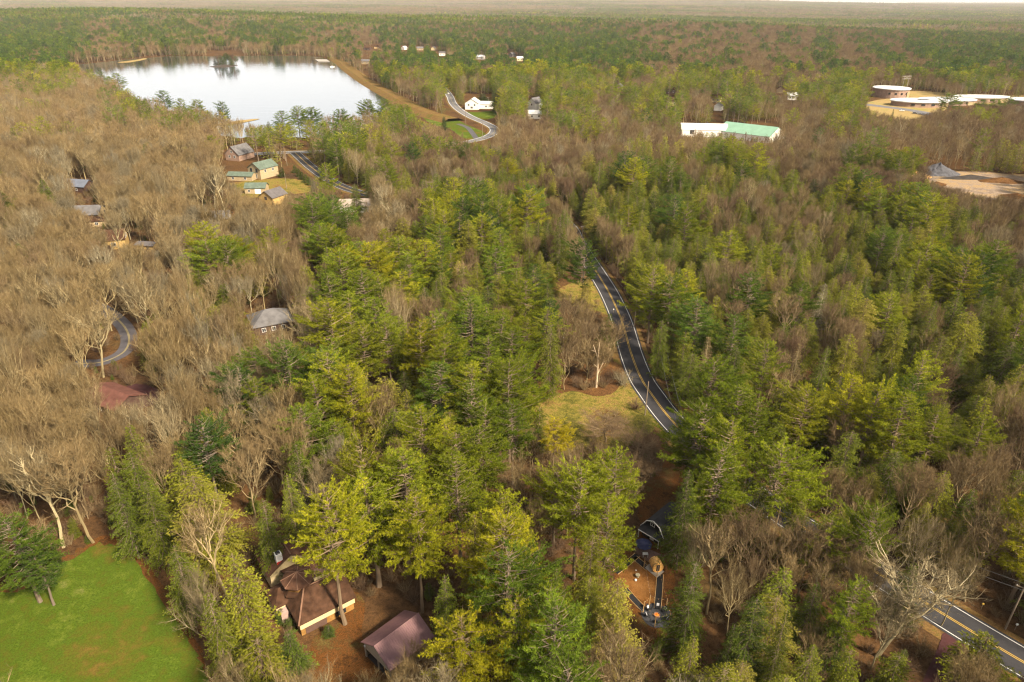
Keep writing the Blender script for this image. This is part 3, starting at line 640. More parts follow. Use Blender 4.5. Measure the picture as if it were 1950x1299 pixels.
def brown_house():
    rz = math.atan2(.606, .795); ox, oy = -34.6, 79.6
    root = tag(empty('house', (ox, oy, 0), rz), 'large brown shingled house with an octagonal turret and white chimney beside the green lawn', 'house')
    for u, v, r in ((4, 4, 7.5), (2, 10, 7), (4, 15, 6.5), (9, 11, 5)):
        NOBUILD.append((ox + u * math.cos(rz) - v * math.sin(rz), oy + u * math.sin(rz) + v * math.cos(rz), r))
    w = Buf(); box(w, .15, 9.6, .35, 9, 0, 3.0); part('wall', w, M_WOODWALL, root)
    f = Buf(); box(f, 0, 9.75, 0, .34, 1.75, 3.05)
    for k in range(33): box(f, .1 + k * .295, .16 + k * .295, -.03, -.001, 1.77, 3.03)
    part('fascia', f, M_CREAM, root)
    g = Buf(); box(g, .9, 4.6, .26, .345, 0.02, 1.72)
    for k in range(4): box(g, .95, 4.55, .235, .262, .08 + k * .42, .42 + k * .42)
    part('garage_door', g, plain('brown_garage_door', (.11, .065, .05), .6, .2, 2), root)
    for u0, u1 in ((6.3, 7.15), (7.25, 8.1)):
        p = Buf(); box(p, u0, u1, .29, .345, .35, 1.7); o = part('window', p, M_GLASS, root)
    r = Buf(); e, zz = -.25, 3.12; rg = [(2.9, 4.6, 5.7), (9.9, 4.6, 5.7)]
    slab(r, [(e, e, zz), (10, e, zz), rg[1], rg[0]], .15); slab(r, [(10, 9.2, zz), (e, 9.2, zz), rg[0], rg[1]], .15)
    slab(r, [(e, 9.2, zz + .003), (e, e, zz + .003), (2.9, 4.6, 5.703)], .15)
    ro = part('roof', r, M_ROOFBR2, root)
    c = Buf(); tube(c, [(e, e, zz), rg[0]], [.14, .14], 5); tube(c, rg, [.12, .12], 5); part('hip_cap', c, M_HIP, ro)
    # left wing
    w = Buf(); box(w, -1.9, .14, 5.6, 10.2, 0, 3.2); part('wall', w, M_CREAM, root)
    r = Buf(); slab(r, [(-2.2, 5.3, 3.3), (1.6, 5.3, 3.3), (1.6, 7.9, 4.9), (-.4, 7.9, 4.9)], .15); slab(r, [(1.6, 10.5, 3.3), (-2.2, 10.5, 3.3), (-.4, 7.9, 4.9), (1.6, 7.9, 4.9)], .15); slab(r, [(-2.2, 10.5, 3.303), (-2.2, 5.3, 3.303), (-.4, 7.9, 4.903)], .15)
    part('roof', r, M_ROOFBR2, root)
    # turret
    cx, cy = 2.8, 6.9; an = [R_(22.5 + 45 * k) for k in range(8)]
    ring = lambda rad, z: [(cx + rad * math.cos(a), cy + rad * math.sin(a), z) for a in an]
    def frustum(b, r0, z0, r1, z1):
        A, B = ring(r0, z0), ring(r1, z1); b.add(A + B, [t for i in range(8) for t in ((i, (i + 1) % 8, 8 + (i + 1) % 8), (i, 8 + (i + 1) % 8, 8 + i))])
    b = Buf(); frustum(b, 2.25, 3.1, 2.25, 6.2); part('turret_wall', b, M_WOODWALL, root)
    b = Buf(); frustum(b, 3.0, 4.3, 2.26, 5.0); frustum(b, 3.0, 4.15, 3.0, 4.3); part('skirt_roof', b, M_ROOFBR2, root)
    b = Buf(); frustum(b, 2.85, 6.1, .02, 7.5); frustum(b, 2.85, 5.95, 2.85, 6.1); frustum(b, .02, 5.95, 2.85, 5.95); tr = part('turret_roof', b, M_ROOFBR, root)
    b = Buf()
    for p in ring(2.87, 6.12): tube(b, [p, (cx, cy, 7.52)], [.07, .09], 4)
    part('hip_cap', b, M_HIP, tr)
    # rear main block, ridge along v
    b = Buf(); prism(b, [(-.3, 0), (7.8, 0), (7.8, 4.1), (3.75, 6.5), (-.3, 4.1)], 12.7, 18.6); part('wall', b, M_CREAM, root)
    r = Buf(); slab(r, [(-.8, 19, 3.95), (-.8, 12.3, 3.95), (3.75, 12.3, 6.68), (3.75, 19, 6.68)], .15); slab(r, [(8.3, 12.3, 3.95), (8.3, 19, 3.95), (3.75, 19, 6.68), (3.75, 12.3, 6.68)], .15)
    ro = part('roof', r, M_ROOFBR, root); c = Buf(); tube(c, [(3.75, 12.3, 6.7), (3.75, 19, 6.7)], [.12, .12], 5); part('ridge_cap', c, M_HIP, ro)
    c = Buf(); box(c, 1.3, 2.4, 12.9, 14.0, 5.0, 7.3); ch = part('chimney', c, M_WTRIM, ro)
    c = Buf(); box(c, 1.45, 2.25, 13.05, 13.85, 7.3, 7.36); box(c, 1.6, 2.1, 13.2, 13.7, 7.36, 7.55); part('chimney_cap', c, M_GLASS, ch)
    c = Buf(); box(c, 1.27, 2.43, 12.84, 12.9, 5.0, 5.75); box(c, 2.4, 2.46, 12.9, 14.0, 5.2, 6.0); part('flashing', c, M_RED, ch)
    # connecting block and balcony
    b = Buf(); box(b, 2.3, 11.5, 8.95, 12.65, 0, 3.6); part('wall', b, M_CREAM, root)
    r = Buf(); slab(r, [(1.5, 8.4, 3.6), (12, 8.4, 3.6), (12, 10.8, 5.0), (1.5, 10.8, 5.0)], .15); slab(r, [(12, 13.2, 3.6), (1.5, 13.2, 3.6), (1.5, 10.8, 5.0), (12, 10.8, 5.0)], .15); part('roof', r, M_ROOFBR, root)
    b = Buf(); box(b, 5.2, 8.6, 5.4, 8.2, 4.9, 5.0); bl = part('balcony', b, M_DECK, root)
    b = Buf(); box(b, 5.1, 8.7, 5.2, 5.32, 4.6, 6.0); box(b, 5.0, 5.1, 5.2, 8.2, 4.6, 6.0); box(b, 8.7, 8.8, 5.2, 8.2, 4.6, 6.0); part('parapet', b, M_CREAM, bl)
    b = Buf(); box(b, -1.6, -.3, 4.2, 5.55, 0, 2.6); part('porch', b, plain('pink_stone', (.36, .25, .22), .8, .2, 2), root)
brown_house()

def open_barn():
    rz = R_(46.6); L, D, h, rise = 8.2, 7.0, 3.4, 2.0; x, y = -18.0, 76.7
    root = tag(empty('barn', (x, y, 0), rz), 'open fronted barn with a maroon ribbed metal roof at the bottom edge', 'barn'); NOBUILD.append((x, y, 6.2))
    b = Buf(); box(b, -L / 2, L / 2, -D / 2, -D / 2 + .12, 0, h); box(b, -L / 2, L / 2, D / 2 - .12, D / 2, 0, h); box(b, L / 2 - .12, L / 2, -D / 2 + .12, D / 2 - .12, 0, h)
    for k in range(36): box(b, -L / 2 + .1 + k * .225, -L / 2 + .15 + k * .225, -D / 2 - .03, -D / 2 - .001, .05, h - .05)
    part('wall', b, plain('brown_boards', (.20, .14, .075), .8, .3, 2), root)
    b = Buf(); bb = Buf(); prism(bb, [(-D / 2, 2.1), (D / 2, 2.1), (D / 2, h), (0, h + rise), (-D / 2, h)], L / 2 - .1, L / 2); v, t, a = bb.get(); b.add(np.c_[-v[:, 1], v[:, 0], v[:, 2]], t); part('front_gable', b, M_BEIGE, root)
    for yy in (-3.4, -.1, 3.3):
        b = Buf(); box(b, -L / 2 - .02, -L / 2 + .2, yy - .1, yy + .12, 0, 2.1 if abs(yy) > 1 else 2.12); part('post', b, M_BEIGE, root)
    b = Buf(); box(b, -L / 2 + .12, L / 2 - .14, -D / 2 + .14, D / 2 - .14, .02, .06); part('floor', b, M_SOIL, root)
    r = Buf(); s = rise / (D / 2); e = .35
    for sg in (-1, 1):
        z0, z1 = h - e * s + .13, h + rise + .13
        pts = [(-L / 2 - e, sg * (D / 2 + e), z0), (L / 2 + e, sg * (D / 2 + e), z0), (L / 2 + e, 0, z1), (-L / 2 - e, 0, z1)]
        slab(r, pts if sg < 0 else [pts[1], pts[0], pts[3], pts[2]], .10)
        for k in range(26):
            xx = -L / 2 - e + .12 + k * .345
            tube(r, [(xx, sg * (D / 2 + e), z0 + .01), (xx, sg * .05, z1 + .0)], [.035, .035], 4)
    ro = part('roof', r, M_METALR, root); c = Buf(); tube(c, [(-L / 2 - e, 0, z1 + .02), (L / 2 + e, 0, z1 + .02)], [.11, .11], 5); part('ridge_cap', c, M_METALR, ro)
    c = Buf(); box(c, -L / 2 - .18, -L / 2 - .02, D / 2 - .5, D / 2 - .2, 2.6, 2.85); part('lamp', c, M_WTRIM, root)
open_barn()

def cabin():
    rz = R_(45); ax, ay = G(1246, 991, 5.1); L, D = 7.2, 4.7; x, y = ax + .707 * (L / 2), ay + .707 * (L / 2)
    root = tag(empty('cabin', (x, y, 0), rz), 'black gambrel roofed cabin with white trim behind the navy umbrella', 'cabin'); NOBUILD.append((x, y, 5.5))
    prof = [(-D / 2, 0), (D / 2, 0), (D / 2, 2.7), (1.45, 4.25), (0, 4.95), (-1.45, 4.25), (-D / 2, 2.7)]
    b = Buf(); bb = Buf(); prism(bb, prof, -L / 2, L / 2); v, t, a = bb.get(); b.add(np.c_[v[:, 1], -v[:, 0], v[:, 2]], t); part('wall', b, M_BLACKW, root)
    r = Buf(); o = L / 2 + .3; P = [(-D / 2 - .3, 2.45), (-1.5, 4.38), (0, 5.1), (1.5, 4.38), (D / 2 + .3, 2.45)]
    for (a0, z0), (a1, z1) in zip(P, P[1:]): slab(r, [(-o, a1, z1), (-o, a0, z0), (o, a0, z0), (o, a1, z1)], .1)
    ro = part('roof', r, M_BLACKR, root)
    b = Buf()
    for (a0, z0), (a1, z1) in zip(P, P[1:]): tube(b, [(-o - .02, a0, z0 - .05), (-o - .02, a1, z1 - .05)], [.10, .10], 4)
    part('barge_board', b, M_WTRIM, ro)
    r = Buf(); slab(r, [(-L / 2 - 1.5, 2.4, 2.35), (-L / 2 - 1.5, -2.4, 2.35), (-L / 2 - .01, -2.4, 3.15), (-L / 2 - .01, 2.4, 3.15)], .1); pr = part('porch_roof', r, M_BLACKR, root)
    b = Buf(); box(b, -L / 2 - 1.58, -L / 2 - 1.5, -2.4, 2.4, 2.2, 2.36); part('fascia', b, M_WTRIM, pr)
    for yy in (-2.3, 2.3):
        b = Buf(); box(b, -L / 2 - 1.45, -L / 2 - 1.32, yy - .06, yy + .06, .3, 2.24); part('porch_post', b, M_WTRIM, root)
    add_window(root, 'l', L, D, .2, 3.95, .8, .8, M_WTRIM, 1); add_window(root, 'l', L, D, 1.4, 1.5, .8, 1.0, M_WTRIM, 1); add_window(root, 'l', L, D, -1.3, 1.5, .8, 1.0, M_WTRIM, 1)
    b = Buf(); box(b, -L / 2 - .05, -L / 2 - .003, -.4, .5, .1, 2.1); part('door', b, M_WTRIM, root)
cabin()
def flat_box(name, pix, z, th, mat, label, cat):
    b = Buf(); p = [(*G(px, py, z), z) for px, py in pix]; p = np.array(p)
    if np.cross(p[1] - p[0], p[2] - p[0])[2] < 0: p = p[::-1]
    slab(b, p, th); v, t, a = b.get(); return tag(link(name, mesh_np(name, v, t, [mat])), label, cat)
flat_box('deck', [(1205, 1046), (1217, 1037), (1262, 1057), (1237, 1070)], .35, .33, M_DECK, 'low brown deck under the navy umbrella', 'deck')
flat_box('concrete_pad', [(1228, 1081), (1240, 1071), (1265, 1088), (1251, 1100)], .12, .11, M_CONC, 'pale concrete pad under the barrel sauna', 'slab')
tag(sheet('mulch_bed', [(1177, 1091), (1194, 1079), (1211, 1068), (1231, 1083), (1252, 1101), (1250, 1128), (1247, 1156), (1229, 1159), (1212, 1143), (1194, 1127), (1184, 1107)], .05, M_MULCH, 'orange bark mulch bed inside the black paths', rough=.1), cat='mulch bed')
sheet('garden_leaves', [(1205, 1030), (1240, 1000), (1290, 1040), (1285, 1110), (1280, 1190), (1250, 1225), (1215, 1205), (1190, 1145), (1170, 1090)], .03, M_LEAF, 'dark orange leaf litter around the cabin garden')
for i, (pts, lb) in enumerate([([(1172, 1091), (1190, 1077), (1214, 1057)], 'black path running from the deck to the left pines'), ([(1208, 1062), (1221, 1073), (1234, 1084)], 'short black path between the deck and the sauna pad'), ([(1257, 1094), (1255, 1125), (1252, 1160)], 'straight black path from the sauna pad to the fire pit'), ([(1190, 1122), (1208, 1143), (1229, 1164)], 'black path along the lower edge of the mulch bed')]):
    p = smooth(gp(pts), 4); o = rib_obj('garden_path', [(p, -.55, .55, .07)], M_BLACKP, lb)
    b = Buf(); d = norm(np.gradient(p, axis=0)); n = np.c_[d[:, 1], -d[:, 0]]
    for sg in (-.6, .6): tube(b, np.c_[p + n * sg, np.full(len(p), .10)], np.full(len(p), .055), 4)
    part('edging', b, M_TIMBER, o)
FX0, FY0 = G(1250.5, 1173)
def fire_pit():
    b = Buf(); k = 40; th = np.linspace(0, 2 * math.pi, k, False); rr = 2.65 + .06 * np.sin(5 * th)
    v = np.c_[FX0 + rr * np.cos(th), FY0 + rr * np.sin(th), np.full(k, .08)]; v = np.concatenate([v, [[FX0, FY0, .085]]]); b.add(v, [(i, (i + 1) % k, k) for i in range(k)])
    vv, t, a = b.get(); tag(link('gravel_patio', mesh_np('gravel_patio', vv, t, [M_PATIO])), 'round dark gravel patio around the fire pit', kind='structure')
    root = tag(empty('fire_pit', (FX0, FY0, .085)), 'glowing round fire pit in the middle of the gravel patio', 'fire pit')
    b = Buf()
    for q in range(14): a_ = q * 2 * math.pi / 14; obox(b, (.48 * math.cos(a_), .48 * math.sin(a_), .14), .16, .2, .28, a_)
    part('stone_ring', b, plain('pit_stone', (.20, .13, .09), .8, .3, 4), root)
    b = Buf(); rng = np.random.default_rng(3)
    for q in range(26): a_, r_ = rng.uniform(0, 6.28), .36 * rng.random() ** .5; obox(b, (r_ * math.cos(a_), r_ * math.sin(a_), .1 + .1 * rng.random()), .16, .1, .1, rng.uniform(0, 3))
    part('embers', b, M_FIRE, root)
fire_pit()
def chair(x, y, rz, label):
    root = tag(empty('garden_chair', (x, y, .09), rz), label, 'chair', 'black garden chairs around the fire pit')
    b = Buf(); obox(b, (0, 0, .36), .58, .60, .06, 0, ('X', .12)); part('seat', b, M_BLACKPL, root)
    b = Buf(); obox(b, (0, .36, .72), .58, .06, .82, 0, ('X', -.32)); part('backrest', b, M_BLACKPL, root)
    for sx in (-1, 1):
        b = Buf(); obox(b, (sx * .35, 0, .58), .12, .78, .04); part('armrest', b, M_BLACKPL, root)
        for yy in (-.3, .34):
            b = Buf(); box(b, sx * .35 - .03, sx * .35 + .03, yy - .03, yy + .03, 0, .56); part('leg', b, M_BLACKPL, root)
    b = Buf(); obox(b, (0, .24, .66), .46, .12, .46, 0, ('X', -.32)); part('cushion', b, M_CUSH, root)
_cp = [(1235.5, 1163, 'left of the fire pit, nearest the timber pole'), (1251.8, 1160, 'at the end of the straight black path'), (1264.8, 1165, 'at the upper right of the fire pit'), (1235.5, 1174.5, 'straight left of the fire pit, at the patio edge'), (1264, 1180, 'at the lower right of the fire pit'), (1248.5, 1184, 'in front of the fire pit, beside the lowest pole')]
for px, py, lb in _cp:
    x, y = G(px, py); d = np.array([x - FX0, y - FY0]); d = d / np.linalg.norm(d) * 1.65; x, y = FX0 + d[0], FY0 + d[1]
    chair(x, y, math.atan2(y - FY0, x - FX0) - math.pi / 2, 'black garden chair with pale cushion ' + lb)
def light_pole(i, px, py, top, label):
    x, y = G(px, py); h = 2.6; root = tag(empty('light_pole', (x, y, 0)), label, 'pole', 'timber poles carrying the string lights')
    b = Buf(); tube(b, [(0, 0, 0), (0, 0, h)], [.075, .06], 6); part('post', b, M_TIMBER, root); b = Buf(); tube(b, [(0, 0, h - .12), (.12, 0, h - .1)], [.015, .015], 4); part('hook', b, M_BAND, root); return (x, y, h - .1)
_pl = [(1236, 1154, 'upper left of the fire pit'), (1268, 1160.5, 'at the upper right edge of the round patio'), (1224.5, 1166, 'at the left edge of the round patio'), (1274, 1187, 'at the right edge of the round patio'), (1246.5, 1194, 'in front of the fire pit, lowest of all'), (1226, 1081, 'between the deck and the concrete pad'), (1251, 1098, 'at the lower corner of the concrete pad')]
_pt = [light_pole(i, px, py, 0, 'slim timber light pole ' + lb) for i, (px, py, lb) in enumerate(_pl)]
def string_lights():
    root = tag(empty('string_light', _pt[5]), 'string of warm bulbs hung between the timber poles', 'string lights'); b, c = Buf(), Buf(); o = np.array(_pt[5])
    for i, j in ((5, 6), (6, 1), (5, 0), (0, 2), (1, 3), (2, 4), (3, 4), (0, 1)):
        A, B = np.array(_pt[i]) - o, np.array(_pt[j]) - o; n = max(4, int(np.linalg.norm(B - A) / .9)); s = np.linspace(0, 1, n + 1)
        p = A + (B - A) * s[:, None] - np.array([0, 0, 1]) * (.35 * np.sin(s * math.pi))[:, None]; tube(b, p, np.full(n + 1, .012), 3)
        for q in p[1:-1]: tube(c, [q - [0, 0, .03], q - [0, 0, .08], q - [0, 0, .13]], [.02, .036, .015], 5)
    part('cable', b, M_WIRE, root); part('bulb', c, M_BULB, root)['kind'] = 'stuff'
string_lights()
def umbrella():
    x, y = G(1226, 1035, 2.5); root = tag(empty('garden_umbrella', (x, y, .35)), 'open navy garden umbrella over the white table on the deck', 'umbrella')
    an = [R_(45 * k) for k in range(8)]; b = Buf(); ring = [(1.6 * math.cos(a), 1.6 * math.sin(a), 2.05) for a in an]; r2 = [(.8 * math.cos(a), .8 * math.sin(a), 2.42) for a in an]; r3 = [(1.6 * math.cos(a), 1.6 * math.sin(a), 1.9) for a in an]
    t = []
    for i in range(8):
        j = (i + 1) % 8; t += [(i, j, 8 + j), (i, 8 + j, 8 + i), (8 + i, 8 + j, 24), (16 + i, 16 + j, j), (16 + i, j, i)]
    b.add(ring + r2 + r3 + [(0, 0, 2.6)], t); cn = part('canopy', b, M_NAVY, root)
    for a in an:
        b = Buf(); tube(b, [(1.58 * math.cos(a), 1.58 * math.sin(a), 2.04), (.05 * math.cos(a), .05 * math.sin(a), 2.5)], [.012, .012], 3); part('rib', b, M_BAND, root)
    b = Buf(); tube(b, [(0, 0, 0), (0, 0, 2.65)], [.03, .025], 6); part('pole', b, M_BAND, root); b = Buf(); tube(b, [(0, 0, .002), (0, 0, .08)], [.28, .26], 10); part('base', b, M_BAND, root)
    tr = tag(empty('garden_table', (x + .25, y - 1.15, .35)), 'small white table below the edge of the navy umbrella', 'table'); b = Buf(); box(b, -.5, .5, -.35, .35, .70, .74); part('tabletop', b, M_WTRIM, tr)
    for sx in (-.44, .44):
        for sy in (-.3, .3): b = Buf(); box(b, sx - .025, sx + .025, sy - .025, sy + .025, 0, .70); part('leg', b, M_WTRIM, tr)
umbrella()
def sauna():
    x, y = G(1248.5, 1084); rz = R_(100); root = tag(empty('barrel_sauna', (x, y, .12), rz), 'round golden cedar barrel sauna on the concrete pad', 'sauna'); r, L, zc = 1.02, 2.0, 1.12
    b = Buf(); n = 30
    for k in range(n):
        a = 2 * math.pi * k / n; obox(b, (0, r * math.cos(a), zc + r * math.sin(a)), L, .05, 2 * math.pi * r / n * .97, 0, ('X', a))
    part('staves', b, M_CEDARW, root)
    for sg in (-1, 1):
        b = Buf(); k = 24; v = [(sg * (L / 2 - .08), (r - .03) * math.cos(2 * math.pi * i / k), zc + (r - .03) * math.sin(2 * math.pi * i / k)) for i in range(k)] + [(sg * (L / 2 - .08), 0, zc)]; b.add(v, [(i, (i + 1) % k, k) for i in range(k)]); part('end_wall', b, M_CEDARW, root)
        b = Buf(); th = np.linspace(0, 2 * math.pi, 25); tube(b, np.c_[np.full(25, sg * .7), (r + .045) * np.cos(th), zc + (r + .045) * np.sin(th)], np.full(25, .03), 4); part('band', b, M_BAND, root)
        b = Buf(); box(b, sg * .6 - .08, sg * .6 + .08, -.75, .75, 0, .42); part('cradle', b, M_DECK, root)
    for sg in (1, -1):
        b = Buf(); s = sg * (L / 2 - .075); box(b, min(s, s + sg * .03), max(s, s + sg * .03), -.32, .32, .35, 1.8); d = part('door', b, M_GLASS, root)
sauna()
def boulder():
    x, y = G(1214, 1099); root = tag(empty('stone_table', (x, y, .05)), 'round boulder table standing on the orange mulch', 'table'); b = Buf(); tube(b, [(0, 0, 0), (0, 0, .3), (0, 0, .5), (0, 0, .56), (0, 0, .57)], [.28, .3, .44, .42, .02], 12); part('top', b, M_ROCK, root)
    x, y = G(1210.5, 1106); b = Buf(); tube(b, [(x, y, .05), (x, y, .25), (x, y, .33), (x, y, .34)], [.2, .24, .18, .01], 8); v, t, a = b.get(); tag(link('stool', mesh_np('stool', v, t, [M_WTRIM])), 'small white stool in front of the boulder table', 'stool')
    x, y = G(1211, 1087); b = Buf(); tube(b, [(x, y, .05), (x, y, .15), (x, y, .2), (x, y, .21)], [.12, .15, .1, .01], 8); v, t, a = b.get(); tag(link('stone', mesh_np('stone', v, t, [M_WTRIM])), 'small white stone on the mulch behind the boulder table', 'stone')
boulder()

# houses among the trees
def at(px, py): return G(px, py)
W3 = [('f', -3, 1.6, 1.1, 1.2), ('f', 0, 1.6, 1.1, 1.2), ('f', 3, 1.6, 1.1, 1.2)]
gable_house('house', 'dark brown wooden house with white framed windows behind the small meadow', 'house', *at(1044, 655), R_(-14), 9.5, 8, 5.0, 2.6, M_BROWNW, M_ROOFBR2, [('f', 1.1, 4.2, 1.5, 1.3), ('f', -1.9, 3.7, .9, 1.2), ('f', -.2, 1.4, 1.7, .9), ('r', 0, 3.5, 1.1, 1.2)])
gable_house('house', 'house with a grey hipped roof among the bare trees', 'house', *at(517, 622), R_(28), 12, 10.5, 3.2, 3.0, M_BROWNW, M_GREYR, W3, None, None, .5, None, None, 5.2)
gable_house('house', 'low house with a maroon roof beside the maroon parking court', 'house', *at(222, 772), R_(-28), 13, 8.5, 2.8, 2.0, M_BROWNW, M_MAROONR, W3, (2, 1, 2.6, .5, M_WTRIM))
gable_house('house', 'yellow wooden house with roof skylights in the bare wood', 'house', *at(212, 470), R_(20), 13, 9, 4.2, 3.2, M_YELW, M_ROOFBR2, [('r', -1.2, 4.6, 1.3, 1.4), ('r', 1.2, 4.6, 1.3, 1.4), ('f', -3, 2.2, 1.6, 1.3), ('f', 2, 2.2, 1.6, 1.3)], None, ('f', 0, 1.1, 2.1, M_BROWNW))
gable_house('shed', 'small yellow shed with a dark flat roof and one window', 'shed', *at(284, 477), R_(-8), 8, 5, 3.0, .8, M_YELW, M_DARKR, [('f', 1.6, 1.9, 1.0, 1.2, M_DARKR)])
gable_house('house', 'tan two storey house with triple windows beside a small lawn', 'house', *at(160, 424), R_(8), 19, 11, 5.2, 3.0, M_TANW, M_GREYR, [('f', -7, 3.9, 2.2, 1.5, M_DARKR, 2), ('f', -3, 3.9, 2.2, 1.5, M_DARKR, 2), ('r', 2, 4.4, 1.2, 1.6, M_DARKR), ('f', 5, 3.9, 2.2, 1.5, M_DARKR, 2)])
gable_house('garage', 'tan garage wing with a grey brown roof in front of the tan house', 'garage', *at(188, 428), R_(20), 9, 7, 2.8, 2.2, M_TANW, M_ROOFBR2, [('f', 0, 1.5, 1.2, 1.2)])
gable_house('house', 'house with a bluish slate roof glimpsed in the bare wood', 'house', *at(150, 362), R_(-12), 16, 9, 3.2, 2.8, M_BROWNW, plain('bluish_slate', (.12, .135, .175), .9, .2, .5, 0, .1), W3)
gable_house('house', 'cream and stone house with a grey green roof above the green lawn', 'house', *at(503, 336), R_(62), 14, 10, 6.0, 3.2, M_SAND2, M_GREENR, [('l', -2.2, 4.9, 1.5, 2.0, M_DARKR), ('l', 2.2, 4.9, 1.5, 2.0, M_DARKR), ('l', -1.5, 1.8, 1.3, 2.2, M_WTRIM), ('l', 1.5, 1.8, 1.3, 2.2, M_WTRIM), ('f', -3, 4.5, 1.3, 1.6), ('f', 3, 4.5, 1.3, 1.6)], (2, 1.5, 5.4, 1.1, M_STONE))
gable_house('porch_wing', 'long low green roofed wing with a deck left of the cream house', 'house wing', *at(462, 342), R_(-6), 15, 7, 2.9, 1.6, M_SAND2, M_GREENR, [('f', -4, 1.6, 1.3, 1.4), ('f', 3.5, 1.6, 1.3, 1.4)])
gable_house('garage', 'green roofed garage with a pale front in front of the cream house', 'garage', *at(490, 366), R_(4), 11, 7.5, 3.2, 2.0, M_SAND2, M_GREENR, [('f', -3.2, 1.7, 1.1, 1.2)], None, ('f', 1.5, 3.2, 2.5, M_WTRIM))
gable_house('house', 'yellow gabled house with a dark roof below the green lawn', 'house', *at(522, 386), R_(66), 11, 9, 4.2, 3.0, M_YELW, M_DARKR, [('l', 0, 3.6, 1.4, 1.5, M_DARKR)])
gable_house('house', 'grey roofed brick house with a steep gable beside the road junction', 'house', *at(458, 302), R_(70), 15, 11, 4.0, 5.0, M_BRICK, M_GREYR, [('l', -2, 2.6, 1.4, 1.5), ('l', 2, 2.6, 1.4, 1.5), ('l', 0, 5.8, 1.4, 1.3)])
gable_house('house', 'long grey roofed house with a tan end in the bare wood', 'house', *at(402, 424), R_(10), 18, 10, 3.0, 2.6, M_TANW, M_GREYR, [('f', -4, 1.7, 1.3, 1.2), ('f', 3, 1.7, 1.3, 1.2), ('r', 0, 2.6, 1.5, 1.4)])
gable_house('house', 'brownish roofed house with two cream gables beside the tall pine clump', 'house', *at(678, 402), R_(8), 15, 9, 3.4, 2.8, M_WHITEW, plain('tan_shingles', (.28, .23, .19), .85, .2, .6), [('f', -3, 1.8, 1.2, 1.2), ('f', 3, 1.8, 1.2, 1.2), ('r', 0, 3.2, 1.2, 1.3)])
gable_house('house', 'white gabled house with a pale grey roof beside the lakeside road', 'house', *at(901, 207), R_(82), 15, 13, 6.0, 4.0, M_WHITEW, plain('pale_shingles', (.42, .41, .38), .8, .1, .4), [('l', -3, 4.4, 1.6, 1.7), ('l', 3, 4.4, 1.6, 1.7), ('l', 0, 2.0, 2.2, 1.8)])
gable_house('house', 'low pale wing behind the dark round shrub, right of the white gabled house', 'house wing', *at(923, 206), R_(-6), 17, 9, 4.2, 2.4, M_WHITEW, plain('pale_grey_shingles', (.40, .39, .36), .8, .1, .4), [('f', 2, 2.2, 1.6, 1.5)])
gable_house('house', 'narrow white house with a steep gable among tall dark spruces', 'house', *at(1019, 208), R_(55), 13, 9, 6.5, 4.6, M_WHITEW, M_GREYR, [('l', 0, 5.0, 1.5, 1.8), ('f', 2, 3.4, 1.5, 1.8)])
gable_house('barn', 'long white metal barn right of the parked cars', 'barn', *at(1338, 257), R_(-6), 36, 19, 5.4, 3.4, M_WHITEW, M_WHITER, [('f', -10, 3.5, 3.2, 3.0, M_WTRIM), ('f', 12, 2.2, 1.6, 2.0, M_WTRIM)], (3, 2.5, 7.0, .9, M_BAND), None, .3)
gable_house('barn', 'wide barn with a pale green metal roof and white gable', 'barn', *at(1428, 262), R_(-40), 42, 30, 4.8, 5.2, M_WHITEW, M_GREENM, [], None, ('r', 0, 9, 4.0, M_WTRIM), .4)
far_h = [(717, 93, 10, 8, M_YELW, M_ROOFBR2, 'yellow cottage near the far end of the dam'), (700, 96, 16, 8, M_BROWNW, M_ROOFBR2, 'low brown roofed house left of the yellow cottage'), (770, 95, 10, 8, M_WHITEW, M_WHITER, 'small white house behind the pines at the head of the dam'), (800, 96, 14, 9, M_TANW, M_GREYR, 'grey roofed house right of the small white far house'), (826, 96, 9, 8, M_CREAM, M_GREYR, 'pale gabled house beside the tall dark far pine'), (697, 122, 14, 9, M_TANW, M_GREYR, 'grey brown house hidden in twigs right of the dam'), (842, 106, 12, 8, M_WHITEW, M_DARKR, 'white house with dark roof in the distant clearing'), (915, 113, 16, 7, M_WHITEW, M_WHITER, 'low white building left of the distant pines'), (975, 108, 12, 9, M_GREYR, M_GREYR, 'grey house in the distant clearing'), (990, 116, 11, 7, M_CREAM, M_WHITER, 'cream house right of the grey distant house'),
         (1178, 172, 18, 9, M_TANW, M_GREYR, 'long grey roofed house among the middle pines'), (1278, 200, 12, 10, M_TANW, M_ROOFBR2, 'cream gabled house left of the middle hemlocks'), (1250, 208, 10, 8, M_WHITEW, M_GREYR, 'white house beside the cream gabled house'), (1363, 194, 10, 8, M_CREAM, M_ROOFBR, 'pale yellow house above the white barn'), (1368, 210, 9, 7, M_WHITEW, M_GREYR, 'small white house above the white barn'), (1019, 226, 13, 5, M_WHITEW, M_WHITER, 'low white shed below the narrow white house'), (1485, 177, 7, 7, M_TANW, M_ROOFBR2, 'tiny cream gabled house above the green roofed barn'), (1510, 190, 15, 7, M_WHITEW, M_WHITER, 'low white building left of the tall dark pine group'), (1275, 178, 12, 8, M_BROWNW, M_ROOFBR2, 'brown house with dark roof behind the cream gabled house'), (1402, 178, 8, 7, M_YELW, M_ROOFBR, 'tiny yellow house between the middle pines')]
for i, (px, py, L, D, wm, rm, lb) in enumerate(far_h):
    FARCLEAR.append([(px - 8, py - 8), (px + 8, py - 8), (px + 8, py + 2), (px - 8, py + 2)])
    gable_house('house' if D > 5 else 'shed', lb, 'house' if D > 5 else 'shed', *at(px, py), R_([10, -25, 60, 5, 75, -10][i % 6]), L, D, 4.6, 2.8, wm, rm, [('f', -L * .25, 2.4, 1.6, 1.6), ('f', L * .25, 2.4, 1.6, 1.6)])
